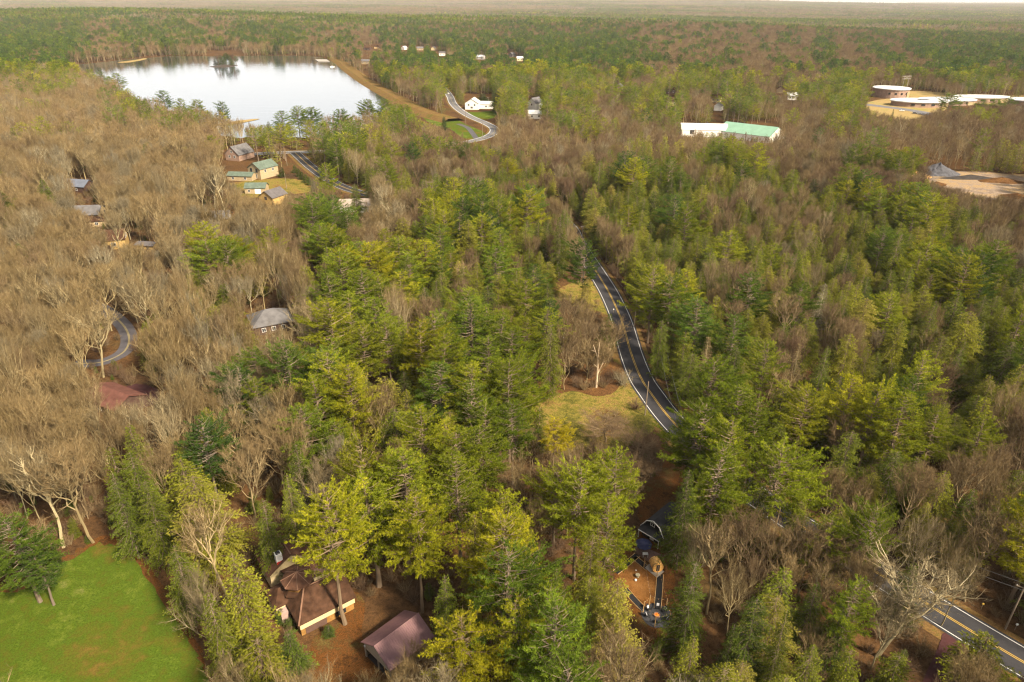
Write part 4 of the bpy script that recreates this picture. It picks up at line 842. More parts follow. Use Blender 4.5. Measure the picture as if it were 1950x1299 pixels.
def round_school(px, py, r, h, label, wing=None, stretch=1.0):
    x, y = at(px, py); root = tag(empty('school', (x, y, 0)), label, 'school building'); root.scale = (stretch, 1, 1); NOBUILD.append((x, y, r * 1.15)); k = 28
    def cyl(b, r0, z0, z1, cap=False):
        A = [(r0 * math.cos(2 * math.pi * i / k), r0 * math.sin(2 * math.pi * i / k)) for i in range(k)]
        v = [(a, c, z0) for a, c in A] + [(a, c, z1) for a, c in A]; t = [q for i in range(k) for q in ((i, (i + 1) % k, k + (i + 1) % k), (i, k + (i + 1) % k, k + i))]
        if cap: v += [(0, 0, z1), (0, 0, z0)]; t += [(k + i, k + (i + 1) % k, 2 * k) for i in range(k)] + [((i + 1) % k, i, 2 * k + 1) for i in range(k)]
        b.add(v, t)
    b = Buf(); cyl(b, r, 0, h); part('wall', b, M_BRICK, root); b = Buf(); cyl(b, r * 1.06, h, h + .9, True); ro = part('roof', b, M_WHITER, root)
    for a in (-100, -80, -60, -120):
        b = Buf(); c = R_(a); obox(b, ((r + .05) * math.cos(c), (r + .05) * math.sin(c), h * .55), .3, 2.2, 1.8, c); part('window', b, M_GLASS, root)
    b = Buf(); c = R_(-48); obox(b, ((r + .1) * math.cos(c), (r + .1) * math.sin(c), h * .4), .5, 7, h * .7, c); part('entrance', b, M_TANW, root)
    if wing:
        b = Buf(); obox(b, (wing[0], wing[1], h + 1.2), wing[2], 5, .7, .2); part('skylight', b, M_BAND, root)
round_school(1694, 184, 19, 9, 'large round brick school building with a flat white roof', None)
round_school(1750, 201, 17, 4.6, 'low round brick school building with white roof and dark skylight', (2, 0, 6), 1.7)
round_school(1802, 198, 15, 4.4, 'white roofed school block partly behind the roundest pine', (0, 3, 6), 1.9)
round_school(1866, 193, 13, 4.6, 'long white roofed school block behind the small pine row', None, 2.2)
round_school(1952, 202, 16, 6, 'white roofed school block cut by the right edge', None)

# vehicles
def car(px, py, rz, mat, label, group=None):
    x, y = at(px, py); root = tag(empty('parked_car', (x, y, .10), rz), label, 'car', group)
    b = Buf(); prism(b, [(-2.2, .35), (2.2, .35), (2.25, .75), (1.3, .92), (-2.15, .98), (-2.25, .7)], -.88, .88); part('body', b, mat, root)
    b = Buf(); prism(b, [(-1.9, .93), (1.0, .93), (.35, 1.48), (-1.5, 1.5)], -.78, .78); part('cabin', b, M_GLASS, root); b = Buf(); box(b, -1.4, .3, -.74, .74, 1.485, 1.54); part('roof', b, mat, root)
    for sx in (-1.35, 1.35):
        for sy in (-.8, .8): b = Buf(); tube(b, [(sx, sy - .1, .33), (sx, sy + .1, .33)], [.33, .33], 10); part('wheel', b, M_BLACKPL, root)
    return root
M_CARW = plain('white_paint', (.75, .75, .75), .3, .05, 1, 0, .5); M_CARD = plain('dark_paint', (.05, .05, .06), .3, .1, 1, 0, .5); M_CARR = plain('grey_paint', (.35, .36, .38), .3, .1, 1, 0, .5)
rr = car(854, 179, R_(100), M_CARW, 'white car driving on the lakeside road'); rr.name = 'moving_car'
car(1262, 252, R_(5), M_CARW, 'white parked car left of the white barn', 'cars parked in the barn yard'); car(1277, 253, R_(-8), M_CARD, 'dark parked car between the pale cars by the white barn', 'cars parked in the barn yard'); car(1288, 251, R_(3), M_CARR, 'grey parked car nearest the white barn', 'cars parked in the barn yard'); car(1270, 271, R_(80), M_CARW, 'white parked car in front of the others by the barn yard', 'cars parked in the barn yard')
car(1717, 212, R_(-15), M_CARW, 'white parked car on the school drive', 'cars parked at the school'); car(1742, 217, R_(-20), M_CARD, 'dark parked car on the school drive', 'cars parked at the school'); car(1751, 218, R_(-25), M_CARR, 'grey parked car at the end of the school drive', 'cars parked at the school')

# poles and wires
def pole(px, py, h, label, arm=True, rz=.6):
    x, y = at(px, py); root = tag(empty('utility_pole', (x, y, 0), rz), label, 'utility pole', 'utility poles along the roads'); b = Buf(); tube(b, [(0, 0, 0), (0, 0, h)], [.17, .12], 7); part('post', b, M_POLE, root)
    if arm: b = Buf(); box(b, -1.1, 1.1, -.06, .06, h - .6, h - .46); part('crossarm', b, M_POLE, root)
    for s in ((-1, 1) if arm else ()): b = Buf(); tube(b, [(s, 0, h - .46), (s, 0, h - .26)], [.05, .05], 5); part('insulator', b, M_WTRIM, root)
    return np.array([x, y, h - .3])
P_a = pole(1228, 791, 10, 'dark utility pole between the meadow and the road', False); P_b = pole(1256, 712, 9, 'utility pole under the trees right of the road bend')
x_, y_ = G(1212, 572, 9.5); qx, qy, _ = project(x_, y_, 0); P_c = pole(float(qx), float(qy), 9.8, 'utility pole with crossarm right of the upper road')
P_d = pole(1290, 880, 10, 'utility pole behind the big bright pine'); P_e = pole(1478, 1000, 10, 'utility pole behind the bright pine on the right'); P_f = pole(1914, 1198, 10, 'pale utility pole beside the road at the right edge', True, -.6)
P_g = pole(1108, 470, 9.5, 'utility pole behind the lone blue green pine')
pole(887, 237, 11, 'utility pole on the grass left of the lakeside road'); pole(919, 262, 11, 'utility pole at the tip of the grass island'); pole(845, 171, 10, 'utility pole where the lakeside road leaves the woods'); pole(624, 352, 9, 'utility pole right of the road junction lane'); pole(547, 316, 9, 'utility pole beside the junction stop line', False); pole(546, 360, 9, 'bare pole on the green lawn below the hedge', False); pole(930, 205, 10, 'utility pole right of the pale house wing')
pole(57, 465, 9, 'utility pole in the wood at the left edge'); pole(158, 520, 9, 'utility pole beside the yellowed lawn')
def wires(name, pts, label):
    b = Buf()
    for off in (-.95, .95):
        for A, B in zip(pts, pts[1:]):
            d = (B - A); n = np.array([d[1], -d[0], 0]) / max(np.linalg.norm(d[:2]), 1e-6); s = np.linspace(0, 1, 13)[:, None]
            tube(b, A + n * off + d * s - np.array([0, 0, 1]) * (1.1 * np.sin(s * math.pi)), np.full(13, .028), 3)
    v, t, a = b.get(); tag(link(name, mesh_np(name, v, t, [M_WIRE])), label, 'wire')
wires('overhead_wire', [P_g, P_c, P_b, P_d, P_e, P_f, P_f + np.array([38, -30, 0])], 'pair of overhead wires following the main road between the poles')
def pylon():
    x, y = at(1720, 176); root = tag(empty('power_pylon', (x, y, 0), .2), 'pale double pole power pylon behind the school', 'pylon')
    for s in (-3, 3): b = Buf(); tube(b, [(s, 0, 0), (s, 0, 19)], [.28, .22], 6); part('post', b, M_CONC, root)
    for z in (15, 18): b = Buf(); box(b, -6, 6, -.2, .2, z, z + .5); part('crossarm', b, M_CONC, root)
    b = Buf(); tube(b, [(-3, .3, 15), (3, .3, 18)], [.12, .12], 4); tube(b, [(3, -.3, 15), (-3, -.3, 18)], [.12, .12], 4); part('brace', b, M_CONC, root)
pylon()
def post(px, py, h, mat, label):
    x, y = at(px, py); root = tag(empty('marker_post', (x, y, 0)), label, 'post'); b = Buf(); tube(b, [(0, 0, 0), (0, 0, h)], [.06, .06], 6); part('shaft', b, M_POLE, root); b = Buf(); box(b, -.16, .16, -.1, .1, h, h + .28); part('cap', b, mat, root)
post(1868, 1160, 1.1, M_YELLOW, 'yellow topped marker post beside the right end of the road'); post(1932, 1200, 1.2, M_WTRIM, 'white topped marker post at the right edge of the road'); post(1168, 596, 1.2, M_WTRIM, 'white mailbox post at the left edge of the upper road'); post(1242, 720, 1.0, M_WTRIM, 'white marker post on the right edge of the road bend'); post(872, 199, 2.2, M_YELLOW, 'yellow road sign in front of the white gabled house')
def snag():
    x, y = at(1135, 738); root = tag(empty('dead_tree', (x, y, 0)), 'bleached dead snag standing in the brown brush', 'dead tree'); b = Buf(); h = 14.0
    tube(b, [(0, 0, 0), (.1, 0, h * .35), (-.05, .1, h * .7), (.1, 0, h)], [.36, .28, .2, .05], 7, .5); v, t, a = b.get(); o = link('trunk', mesh_np('trunk', v, t, [M_DEAD], None, a), root); b = Buf()
    for p, q, r in (((.1, 0, h * .30), (1.7, .3, h * .62), .2), ((0, .1, h * .62), (-1.5, .2, h * .93), .13), ((1.3, .25, h * .5), (1.9, .4, h * .58), .09), ((0, 0, h * .45), (-1.1, -.3, h * .53), .08), ((-.9, .1, h * .8), (-1.9, .0, h * .82), .06), ((1.6, .3, h * .6), (1.75, .3, h * .68), .1)):
        p, q = np.array(p), np.array(q); tube(b, [p, (p + q) / 2 + [.08, .05, -.1], q], [r, r * .75, r * .35], 5, .5)
    v, t, a = b.get(); link('limb', mesh_np('limb', v, t, [M_DEAD], None, a), root)
snag()
# quarry heaps, island, dock
def heap(name, px, py, rx, ry, h, mat, label, seed):
    x, y = at(px, py); rng = np.random.default_rng(seed); n, m = 26, 9; ph = rng.uniform(0, 6.28, 4); v = []
    for i in range(m + 1):
        f = i / m
        for k in range(n):
            a = 2 * math.pi * k / n; w = 1 + .14 * math.sin(2 * a + ph[0]) + .1 * math.sin(3 * a + ph[1] + f * 2) + .06 * math.sin(5 * a + ph[2])
            v.append((x + rx * f * w * math.cos(a), y + ry * f * w * math.sin(a), h * (1 - f) ** 1.05 * (1 + .1 * math.sin(3 * a + ph[3])) + rng.normal(0, .02 * h) * (f < 1) - (.3 if i == m else 0)))
    t = []
    for i in range(m):
        for k in range(n): a0, a1 = i * n + k, i * n + (k + 1) % n; t += [(a0, a0 + n, a1 + n), (a0, a1 + n, a1)]
    NOBUILD.append((x, y, max(rx, ry))); tag(link(name, mesh_np(name, np.array(v), np.array(t), [mat])), label, 'heap')
heap('gravel_pile', 1785, 331, 13, 9, 6.5, M_GRAVEL, 'large dark grey gravel pile in the quarry yard', 1); heap('soil_pile', 1847, 340, 17, 5, 2.2, M_SOIL, 'long low black soil pile right of the gravel pile', 2); heap('sand_pile', 1722, 334, 16, 12, 5.0, M_SAND, 'orange sand mound left of the gravel pile', 3); heap('brush_pile', 1782, 352, 8, 4, 1.8, M_BRUSH, 'brown brush pile in front of the gravel pile', 4); heap('soil_pile', 1935, 375, 10, 5, 2, M_BRUSH, 'brown soil pile at the right edge of the quarry yard', 5); heap('soil_pile', 1905, 346, 14, 6, 2.5, M_BRUSH, 'reddish brown soil bank behind the black soil pile', 6)
heap('island', 427, 126.5, 21, 26, 2.6, plain('island_rock', (.05, .038, .028), .9, .4, .2), 'small rocky wooded island in the lake', 9)
bpy.data.objects['island']['category'] = 'island'
sheet('sandbar', [(405, 240), (430, 234), (465, 229), (495, 227), (470, 233), (440, 238)], .30, M_FIELD, 'thin tan spit of reeds reaching into the lake', rough=.2)
sheet('lake_point', [(225, 119), (255, 115), (275, 111.5), (279, 113), (262, 117), (240, 120)], .35, M_FIELD, 'low tan point at the far left shore')
flat_box('dock', [(600, 113), (622, 113), (628, 117), (606, 117)], .9, .5, M_CONC, 'pale floating dock at the far end of the dam', 'dock')
def boat():
    x, y = at(633, 128); root = tag(empty('boat', (x, y, .2), .1), 'small pale boat moored below the dam', 'boat'); b = Buf(); prism(b, [(-3.5, 0), (2.6, 0), (4.2, .9), (-3.7, .9)], -1, 1); part('hull', b, M_WTRIM, root); b = Buf(); box(b, -2, .6, -.7, .7, .9, 1.9); part('cabin', b, M_CARR, root)
boat()
#%%FOREST
# ------------------------------------------------------------------ where trees may not stand or hide things (photo outlines)
CLEAR = [
    LAWN_PX, MEAD_PX[:9] + [(1180, 845), (1120, 845), (1075, 850), (1040, 815)],
    [(168, 122), (300, 106), (600, 108), (640, 124), (700, 160), (730, 190), (724, 204), (690, 212), (640, 220), (570, 226), (545, 232), (490, 240), (440, 226), (424, 212), (380, 206), (330, 200), (290, 188), (255, 182), (228, 158), (195, 138)],
    [(1140, 522), (1152, 522), (1180, 560), (1205, 615), (1222, 670), (1245, 715), (1282, 775), (1290, 800), (1262, 800), (1235, 765), (1205, 720), (1188, 670), (1172, 610), (1158, 570)],
    [(1796, 1140), (1960, 1232), (1960, 1299), (1890, 1255), (1846, 1228), (1830, 1299), (1756, 1299), (1800, 1205), (1780, 1190)],
    [(536, 287), (566, 287), (600, 322), (650, 350), (690, 366), (690, 374), (640, 358), (600, 338), (570, 318)],
    [(870, 205), (905, 222), (938, 238), (945, 250), (935, 266), (915, 270), (870, 255), (830, 240), (790, 218), (740, 190), (690, 162), (640, 128), (636, 112), (660, 122), (700, 150), (740, 172), (790, 200), (850, 220), (850, 172), (862, 172)],
    [(484, 1010), (600, 1010), (670, 1120), (690, 1150), (680, 1215), (700, 1299), (590, 1299), (570, 1240), (505, 1165)],
    [(686, 1205), (775, 1155), (805, 1190), (800, 1230), (745, 1290), (690, 1250)],
    [(1205, 1000), (1240, 965), (1285, 945), (1290, 1000), (1275, 1050), (1270, 1130), (1282, 1218), (1222, 1218), (1180, 1130), (1172, 1090), (1205, 1060)],
    [(1225, 955), (1255, 905), (1292, 868), (1320, 880), (1280, 930), (1240, 970)],
    [(430, 288), (470, 280), (480, 305), (525, 312), (535, 335), (595, 350), (590, 366), (540, 368), (540, 388), (505, 388), (470, 372), (440, 350), (425, 338)],
    [(1295, 234), (1480, 234), (1484, 258), (1450, 262), (1395, 250), (1300, 252)],
    [(1655, 172), (1760, 172), (1805, 190), (1950, 185), (1950, 200), (1790, 204), (1745, 226), (1700, 222), (1650, 205)],
    [(1765, 322), (1950, 330), (1950, 380), (1860, 372), (1775, 350)],
    [(885, 178), (935, 178), (945, 205), (930, 225), (890, 215)], [(1006, 184), (1030, 184), (1030, 210), (1006, 210)],
    [(1030, 612), (1062, 612), (1062, 655), (1030, 655)], [(488, 596), (545, 596), (548, 625), (492, 625)],
    [(185, 738), (300, 738), (300, 775), (215, 778)],
    [(196, 594), (225, 594), (252, 640), (245, 680), (205, 690), (205, 680), (236, 655), (234, 635)],
    [(160, 394), (190, 394), (192, 420), (160, 420)], [(208, 450), (242, 450), (242, 470), (208, 470)], [(266, 463), (298, 463), (298, 480), (266, 480)],
    [(135, 345), (172, 345), (172, 357), (135, 357)], [(400, 398), (448, 398), (448, 414), (400, 414)], [(655, 382), (702, 382), (702, 402), (655, 402)],
    [(1060, 540), (1140, 535), (1145, 570), (1070, 575)],
    [(395, 96), (460, 96), (460, 130), (395, 130)],
]
CLEAR += FARCLEAR
def blocked(x, y, H, R, depth_only=False):
    """True where the tree would stand in the way of one of the outlines above"""
    bad = np.zeros(np.shape(x), bool)
    for fz, fr in ((.05, .3), (.3, .8), (.5, .9), (.7, .7), (.9, .35), (1.0, .05)):
        for sgn in (-1, 1):
            px, py, D = project(x + sgn * R * fr, y, H * fz)
            for poly in CLEAR: bad |= in_poly(px, py, poly)
    return bad
def dist_path(x, y, path):
    d = np.full(np.shape(x), 1e9)
    for q in path[::2]: d = np.minimum(d, (x - q[0]) ** 2 + (y - q[1]) ** 2)
    return np.sqrt(d)
LAKE_W = smooth([G(*p) for p in LAKE_PX], 4, True)
def no_ground(x, y):
    bad = (dist_path(x, y, MAIN) < 6.2) | (dist_path(x, y, ROADA) < 7.5) | (dist_path(x, y, LEFTR) < 3.4)
    bad |= in_poly(x, y, [tuple(p) for p in LAKE_W])
    for nx, ny, nr in NOBUILD: bad |= (x - nx) ** 2 + (y - ny) ** 2 < nr * nr
    return bad

GRID = """xxqxxqxxqqqqqqqqqqqqqqqqqq
PPqqqqqqqqPxxPPPqqqbqqqnnn
bbbnnnppppbxxPPqnnPbnPbbpb
bbbbbbppnnnbbbbbmmmbbbbbbb
bbbbbbbmmmmmmhhhhhhhhmbbbb
bbbbbbbbpnxxhxhhhhhhhhhmhm
bbbbbbbbpnpxhhhhhhhhhhhhhh
bbbbbbbbppxxxxhbhhxxhhhhhh
bbbbbbbbppxpxxbbhmmxhhhhhh
bbbbbbnppxxpxxbbhhmmhhhhhh
bbbbbbbnpxpnpbbbbppmmmhpmm
bbbmbxbbnnpxnnbbbppmpmpmmm
bbhhhmbnppnpnnppmhppmmmmmm
bbhhhhmpppppxpnpmhmmmppmmm
phbbbhhppphpxmhhmhmmmppmmm
phbbbhhbbbbhpphhhhhhmpmmbm
bbbbbhhbbbbpppphbhhhhmmbbb
bbbbbhhbbbbpppphbhhhhmmbbb""".split()
PROB = dict(b=(.03, .05, .92), h=(.08, .72, .20), p=(.66, .20, .14), m=(.08, .50, .42), n=(.42, .20, .38), x=(.36, .44, .20), P=(.62, .12, .26), q=(.10, .07, .83))   # pine, hemlock, bare
_gp = np.array([[PROB[c] for c in row] for row in GRID])
def species(x, y, rng):
    px, py, D = project(x, y, 12.0)
    j = rng.normal(0, 1, (2,) + np.shape(x)) * np.clip(28 * 200 / np.maximum(D, 60), 20, 38)
    c = np.clip(((px + j[0]) / 75).astype(int), 0, 25); r = np.clip(((py + j[1]) / 75).astype(int), 0, 17)
    p = _gp[r, c]; q = np.zeros(np.shape(x)); wr = np.random.default_rng(4)
    for k in range(12):      # stands of one kind: a smooth random field turned into a uniform variable
        a = wr.uniform(0, 6.28); wl = wr.uniform(34, 120); q = q + np.sin((x * math.cos(a) + y * math.sin(a)) * 6.283 / wl + wr.uniform(0, 6.28))
    zz = .82 * q / math.sqrt(6) + .57 * rng.normal(0, 1, np.shape(x)); u = 1 / (1 + np.exp(-1.702 * zz))
    return np.where(u < p[..., 0], 0, np.where(u < p[..., 0] + p[..., 1], 1, 2))
KN = ['pine', 'hemlock', 'bare']
# trees one can pick out in the photo: kind, top x, top y, crown width in photo pixels, tint, height
EXPL = [
    ('pine', 622, 938, 150, .72, 28), ('pine', 690, 838, 105, .66, 26), ('pine', 790, 948, 120, .70, 25), ('pine', 868, 868, 112, .50, 25), ('pine', 958, 936, 112, .62, 25),
    ('spruce', 903, 980, 90, .75, 23), ('pine', 1105, 892, 120, .55, 25), ('pine', 1175, 858, 105, .55, 26), ('pine', 1160, 945, 110, .58, 25),
    ('hemlock', 1130, 1015, 95, .62, 21), ('hemlock', 1062, 1082, 92, .50, 19), ('hemlock', 1178, 1105, 125, .80, 21), ('hemlock', 1125, 1098, 80, .55, 19), ('hemlock', 845, 1098, 78, .35, 18),
    ('pine', 877, 1178, 140, .80, 22), ('pine', 975, 1145, 110, .70, 24), ('pine', 1045, 1115, 110, .45, 24), ('cedar', 905, 1140, 55, .75, 13),
    ('hemlock', 1316, 895, 100, .22, 23), ('hemlock', 1325, 1070, 95, .20, 21), ('pine', 1375, 850, 110, .45, 25), ('pine', 1497, 852, 135, .50, 25), ('pine', 1365, 690, 110, .38, 26),
    ('pine', 1412, 735, 120, .42, 26), ('pine', 1345, 765, 120, .40, 25), ('pine', 1445, 760, 95, .45, 24), ('pine', 1400, 800, 105, .55, 23), ('cedar', 1383, 932, 62, .85, 12), ('hemlock', 1418, 690, 60, .55, 20),
    ('pine', 1670, 968, 100, .42, 21), ('pine', 1637, 1100, 78, .42, 20), ('hemlock', 1443, 1138, 98, .12, 20), ('hemlock', 1502, 1160, 62, .40, 21), ('hemlock', 1325, 1214, 92, .60, 17), ('hemlock', 1400, 1190, 60, .15, 15),
    ('cedar', 1885, 1212, 118, .55, 10), ('cedar', 1715, 1245, 85, .45, 11), ('cedar', 1622, 1235, 70, .45, 12), ('pine', 1545, 895, 60, .5, 18),
    ('pine', 1117, 458, 74, .18, 24), ('hemlock', 1068, 412, 48, .35, 25), ('pine', 1000, 535, 80, .52, 24), ('pine', 837, 428, 60, .35, 24), ('pine', 777, 488, 62, .40, 24), ('pine', 897, 552, 80, .48, 24),
    ('pine', 827, 600, 90, .42, 24), ('pine', 645, 478, 95, .45, 26), ('pine', 690, 515, 85, .42, 26), ('pine', 625, 520, 80, .38, 25), ('pine', 660, 560, 95, .48, 26), ('pine', 712, 570, 75, .42, 24), ('pine', 735, 610, 80, .50, 24),
    ('pine', 690, 620, 85, .6, 24), ('hemlock', 760, 600, 60, .45, 21), ('pine', 835, 695, 110, .25, 23), ('pine', 895, 693, 90, .62, 24), ('pine', 930, 640, 80, .40, 24), ('pine', 955, 690, 70, .5, 23), ('hemlock', 1048, 618, 64, .45, 22),
    ('cedar', 735, 718, 92, .80, 16), ('pine', 800, 780, 105, .60, 24), ('pine', 923, 772, 80, .42, 22), ('pine', 975, 770, 90, .35, 22), ('hemlock', 1003, 735, 52, .62, 18), ('cedar', 1028, 775, 48, .45, 12), ('pine', 1057, 800, 60, 1.0, 14),
    ('pine', 540, 655, 95, .22, 25), ('pine', 625, 670, 110, .55, 26), ('pine', 660, 695, 95, .72, 26), ('pine', 600, 720, 85, .5, 24), ('cedar', 463, 626, 70, .60, 12), ('hemlock', 248, 808, 85, .48, 19), ('hemlock', 392, 778, 62, .72, 18), ('hemlock', 410, 820, 50, .5, 16),
    ('pine', 12, 985, 120, .22, 19), ('pine', 60, 1045, 70, .12, 13), ('hemlock', 365, 905, 150, .72, 22), ('hemlock', 245, 860, 95, .32, 22), ('hemlock', 275, 915, 80, .38, 20), ('hemlock', 215, 900, 70, .25, 20),
    ('hemlock', 440, 1055, 130, .62, 21), ('cedar', 488, 1215, 135, .66, 13), ('cedar', 548, 1205, 70, .12, 9), ('hemlock', 330, 1040, 90, .35, 18), ('hemlock', 395, 1130, 90, .45, 18), ('hemlock', 545, 905, 75, .45, 20), ('hemlock', 500, 950, 70, .35, 18), ('hemlock', 565, 845, 80, .28, 20),
    ('hemlock', 1290, 570, 62, .45, 20), ('hemlock', 1262, 610, 50, .3, 18), ('pine', 1310, 515, 60, .7, 22), ('pine', 1435, 520, 75, .20, 22), ('pine', 1530, 540, 70, .3, 22), ('hemlock', 1710, 455, 85, .40, 23), ('hemlock', 1620, 637, 78, .70, 20), ('hemlock', 1655, 665, 72, .62, 20), ('hemlock', 1575, 660, 60, .30, 19),
    ('pine', 1790, 780, 85, .55, 20), ('hemlock', 1625, 820, 85, .40, 18), ('pine', 1880, 790, 60, .55, 19), ('pine', 1475, 465, 45, .5, 20), ('hemlock', 1715, 615, 75, .62, 18), ('hemlock', 1780, 580, 60, .4, 19), ('pine', 1700, 560, 70, .55, 20),
    ('pine', 603, 370, 75, .22, 24), ('pine', 635, 385, 70, .25, 24), ('pine', 660, 405, 50, .25, 22), ('hemlock', 675, 350, 36, .3, 18),
    ('pine', 308, 173, 36, .15, 24), ('pine', 424, 194, 28, .15, 24), ('pine', 372, 190, 34, .45, 22), ('pine', 342, 188, 26, .4, 21), ('pine', 220, 140, 34, .4, 24), ('pine', 190, 136, 26, .2, 24), ('hemlock', 275, 185, 18, .2, 18),
    ('pine', 535, 212, 40, .25, 23), ('pine', 565, 203, 38, .4, 24), ('pine', 592, 205, 38, .2, 24), ('hemlock', 510, 230, 20, .15, 17), ('pine', 645, 208, 42, .2, 25), ('pine', 700, 190, 34, .35, 26), ('pine', 735, 190, 50, .35, 25), ('pine', 770, 200, 44, .4, 25), ('hemlock', 845, 222, 16, .02, 12),
    ('hemlock', 740, 120, 40, .05, 24), ('pine', 728, 100, 44, .3, 25), ('pine', 768, 118, 44, .25, 25), ('pine', 800, 100, 40, .3, 25), ('spruce', 845, 118, 36, .55, 26), ('spruce', 868, 112, 34, .3, 27), ('spruce', 905, 122, 32, .6, 27), ('spruce', 950, 112, 36, .45, 27), ('spruce', 990, 118, 34, .5, 26),
    ('hemlock', 945, 168, 34, .15, 22), ('pine', 973, 156, 42, .62, 24), ('spruce', 1027, 140, 30, .3, 25), ('spruce', 1060, 135, 40, .4, 25), ('pine', 1097, 128, 40, .18, 24), ('pine', 1088, 172, 40, .25, 20), ('pine', 1120, 170, 40, .4, 22), ('pine', 1200, 165, 46, .4, 24), ('pine', 1165, 160, 36, .45, 24), ('pine', 1262, 175, 34, .35, 22),
    ('hemlock', 1360, 148, 32, .45, 24), ('pine', 1330, 150, 30, .2, 22), ('pine', 1530, 158, 28, .2, 22), ('pine', 1555, 158, 26, .25, 22), ('pine', 1600, 148, 50, .22, 25), ('pine', 1630, 146, 48, .25, 25), ('pine', 1580, 150, 36, .2, 24), ('pine', 1815, 180, 44, .32, 20), ('spruce', 1702, 208, 10, .15, 13), ('pine', 1900, 188, 30, .3, 17), ('pine', 1925, 186, 30, .25, 17), ('pine', 1875, 190, 24, .25, 15), ('pine', 1620, 280, 36, .45, 16), ('cedar', 1605, 292, 30, .7, 12), ('cedar', 1635, 305, 24, .5, 10),
    ('hemlock', 408, 112, 11, .05, 11), ('bare', 413, 106, 14, .95, 16), ('hemlock', 419, 104, 11, .08, 17), ('pine', 429, 101, 12, .1, 19), ('hemlock', 436, 104, 12, .1, 17), ('bare', 442, 105, 13, .9, 16), ('pine', 448, 108, 10, .05, 13), ('hemlock', 426, 109, 12, .05, 13), ('hemlock', 414, 111, 11, .1, 11), ('hemlock', 441, 110, 11, .05, 12),
    ('cedar', 560, 314, 13, .1, 5), ('cedar', 567, 320, 13, .15, 5.2), ('cedar', 574, 326, 13, .1, 5), ('cedar', 581, 331, 14, .12, 5.3), ('cedar', 588, 336, 14, .1, 5), ('cedar', 596, 342, 14, .15, 5), ('cedar', 535, 318, 16, .12, 6), ('cedar', 918, 178, 30, .02, 9),
    ('cedar', 625, 1191, 27, .08, 2.4), ('cedar', 533, 1160, 30, .08, 3), ('cedar', 549, 1178, 24, .12, 2.5), ('cedar', 560, 1235, 40, .2, 5), ('shrub', 1213, 762, 34, .95, 2.6), ('shrub', 1190, 708, 40, .04, 4.2), ('shrub', 545, 1200, 40, .8, 2.5), ('hemlock', 1120, 530, 44, 1.0, 12),
    ('larch', 1572, 540, 64, .05, 20), ('larch', 882, 135, 30, .35, 22), ('larch', 1525, 655, 45, .3, 17), ('bare', 917, 153, 24, .75, 15), ('larch', 350, 930, 70, .4, 19), ('larch', 1350, 640, 46, .3, 17),
    ('bare', 1480, 1010, 80, .6, 14), ('bare', 1600, 1030, 90, .6, 14), ('bare', 1655, 1090, 80, .5, 14), ('bare', 1840, 1075, 80, .25, 14), ('bare', 1500, 1075, 70, .4, 12), ('bare', 1570, 1100, 80, .5, 13), ('bare', 1700, 1150, 90, .15, 14), ('hemlock', 1560, 1110, 80, .2, 16), ('hemlock', 1610, 1150, 80, .15, 15),
    ('bare', 1640, 930, 80, .6, 15), ('bare', 1750, 900, 90, .6, 16), ('bare', 1850, 880, 90, .6, 16), ('bare', 1920, 920, 90, .5, 16),
    ('bare', 1735, 1085, 175, .16, 19), ('hemlock', 1450, 925, 80, .4, 17), ('hemlock', 1528, 955, 85, .5, 17), ('pine', 1590, 985, 80, .5, 18), ('hemlock', 1745, 1075, 75, .3, 14), ('bare', 1640, 1060, 90, .6, 14), ('pine', 1400, 880, 80, .5, 20), ('pine', 1324, 792, 95, .42, 20), ('hemlock', 1340, 850, 70, .35, 16), ('bare', 1430, 995, 92, .72, 15), ('bare', 1405, 1100, 80, .3, 13), ('bare', 1545, 1020, 105, .62, 15), ('bare', 1760, 1000, 90, .2, 15), ('bare', 1820, 1030, 85, .3, 14), ('bare', 1905, 1000, 110, .6, 18), ('bare', 1590, 905, 62, .55, 13), ('bare', 1690, 1010, 60, .2, 14),
    ('bare', 1430, 900, 60, .65, 15), ('bare', 1160, 800, 110, .80, 6.5), ('bare', 1215, 835, 100, .82, 6.5), ('bare', 1230, 880, 100, .78, 8), ('bare', 1120, 655, 90, .48, 12), ('bare', 1165, 620, 70, .6, 12), ('bare', 1085, 570, 64, .75, 14), ('bare', 1060, 600, 40, .6, 13), ('bare', 1105, 600, 56, .5, 14), ('bare', 1145, 665, 52, .55, 11),
    ('bare', 265, 540, 95, .22, 18), ('bare', 300, 570, 95, .30, 18), ('bare', 165, 600, 90, .25, 19), ('bare', 60, 880, 120, .2, 20), ('bare', 130, 870, 120, .5, 20), ('bare', 25, 860, 90, .3, 19), ('bare', 460, 860, 110, .55, 17), ('bare', 520, 800, 90, .3, 16), ('bare', 750, 870, 120, .75, 17), ('bare', 990, 880, 100, .45, 16), ('bare', 1025, 975, 80, .35, 14), ('bare', 1000, 1055, 85, .6, 13), ('bare', 795, 1240, 80, .62, 11), ('bare', 740, 900, 70, .6, 15),
    ('bare', 1085, 1250, 90, .55, 9), ('bare', 1150, 1260, 80, .5, 9), ('bare', 1560, 1210, 80, .5, 9), ('bare', 700, 1290, 60, .5, 6),
]
class T: pass
TREES = []
def add_tree(kind, x, y, H, W, tint, rng, expl=False):
    t = T(); t.kind, t.x, t.y, t.H, t.W, t.tint, t.expl = kind, float(x), float(y), float(H), float(W), float(tint), expl
    t.px, t.py, t.D = [float(q) for q in project(x, y, H * .6)]
    t.tx, t.ty, _ = [float(q) for q in project(x, y, H)]
    t.rz = rng.uniform(0, 6.283); t.var = int(rng.integers(0, 1000)); TREES.append(t); return t
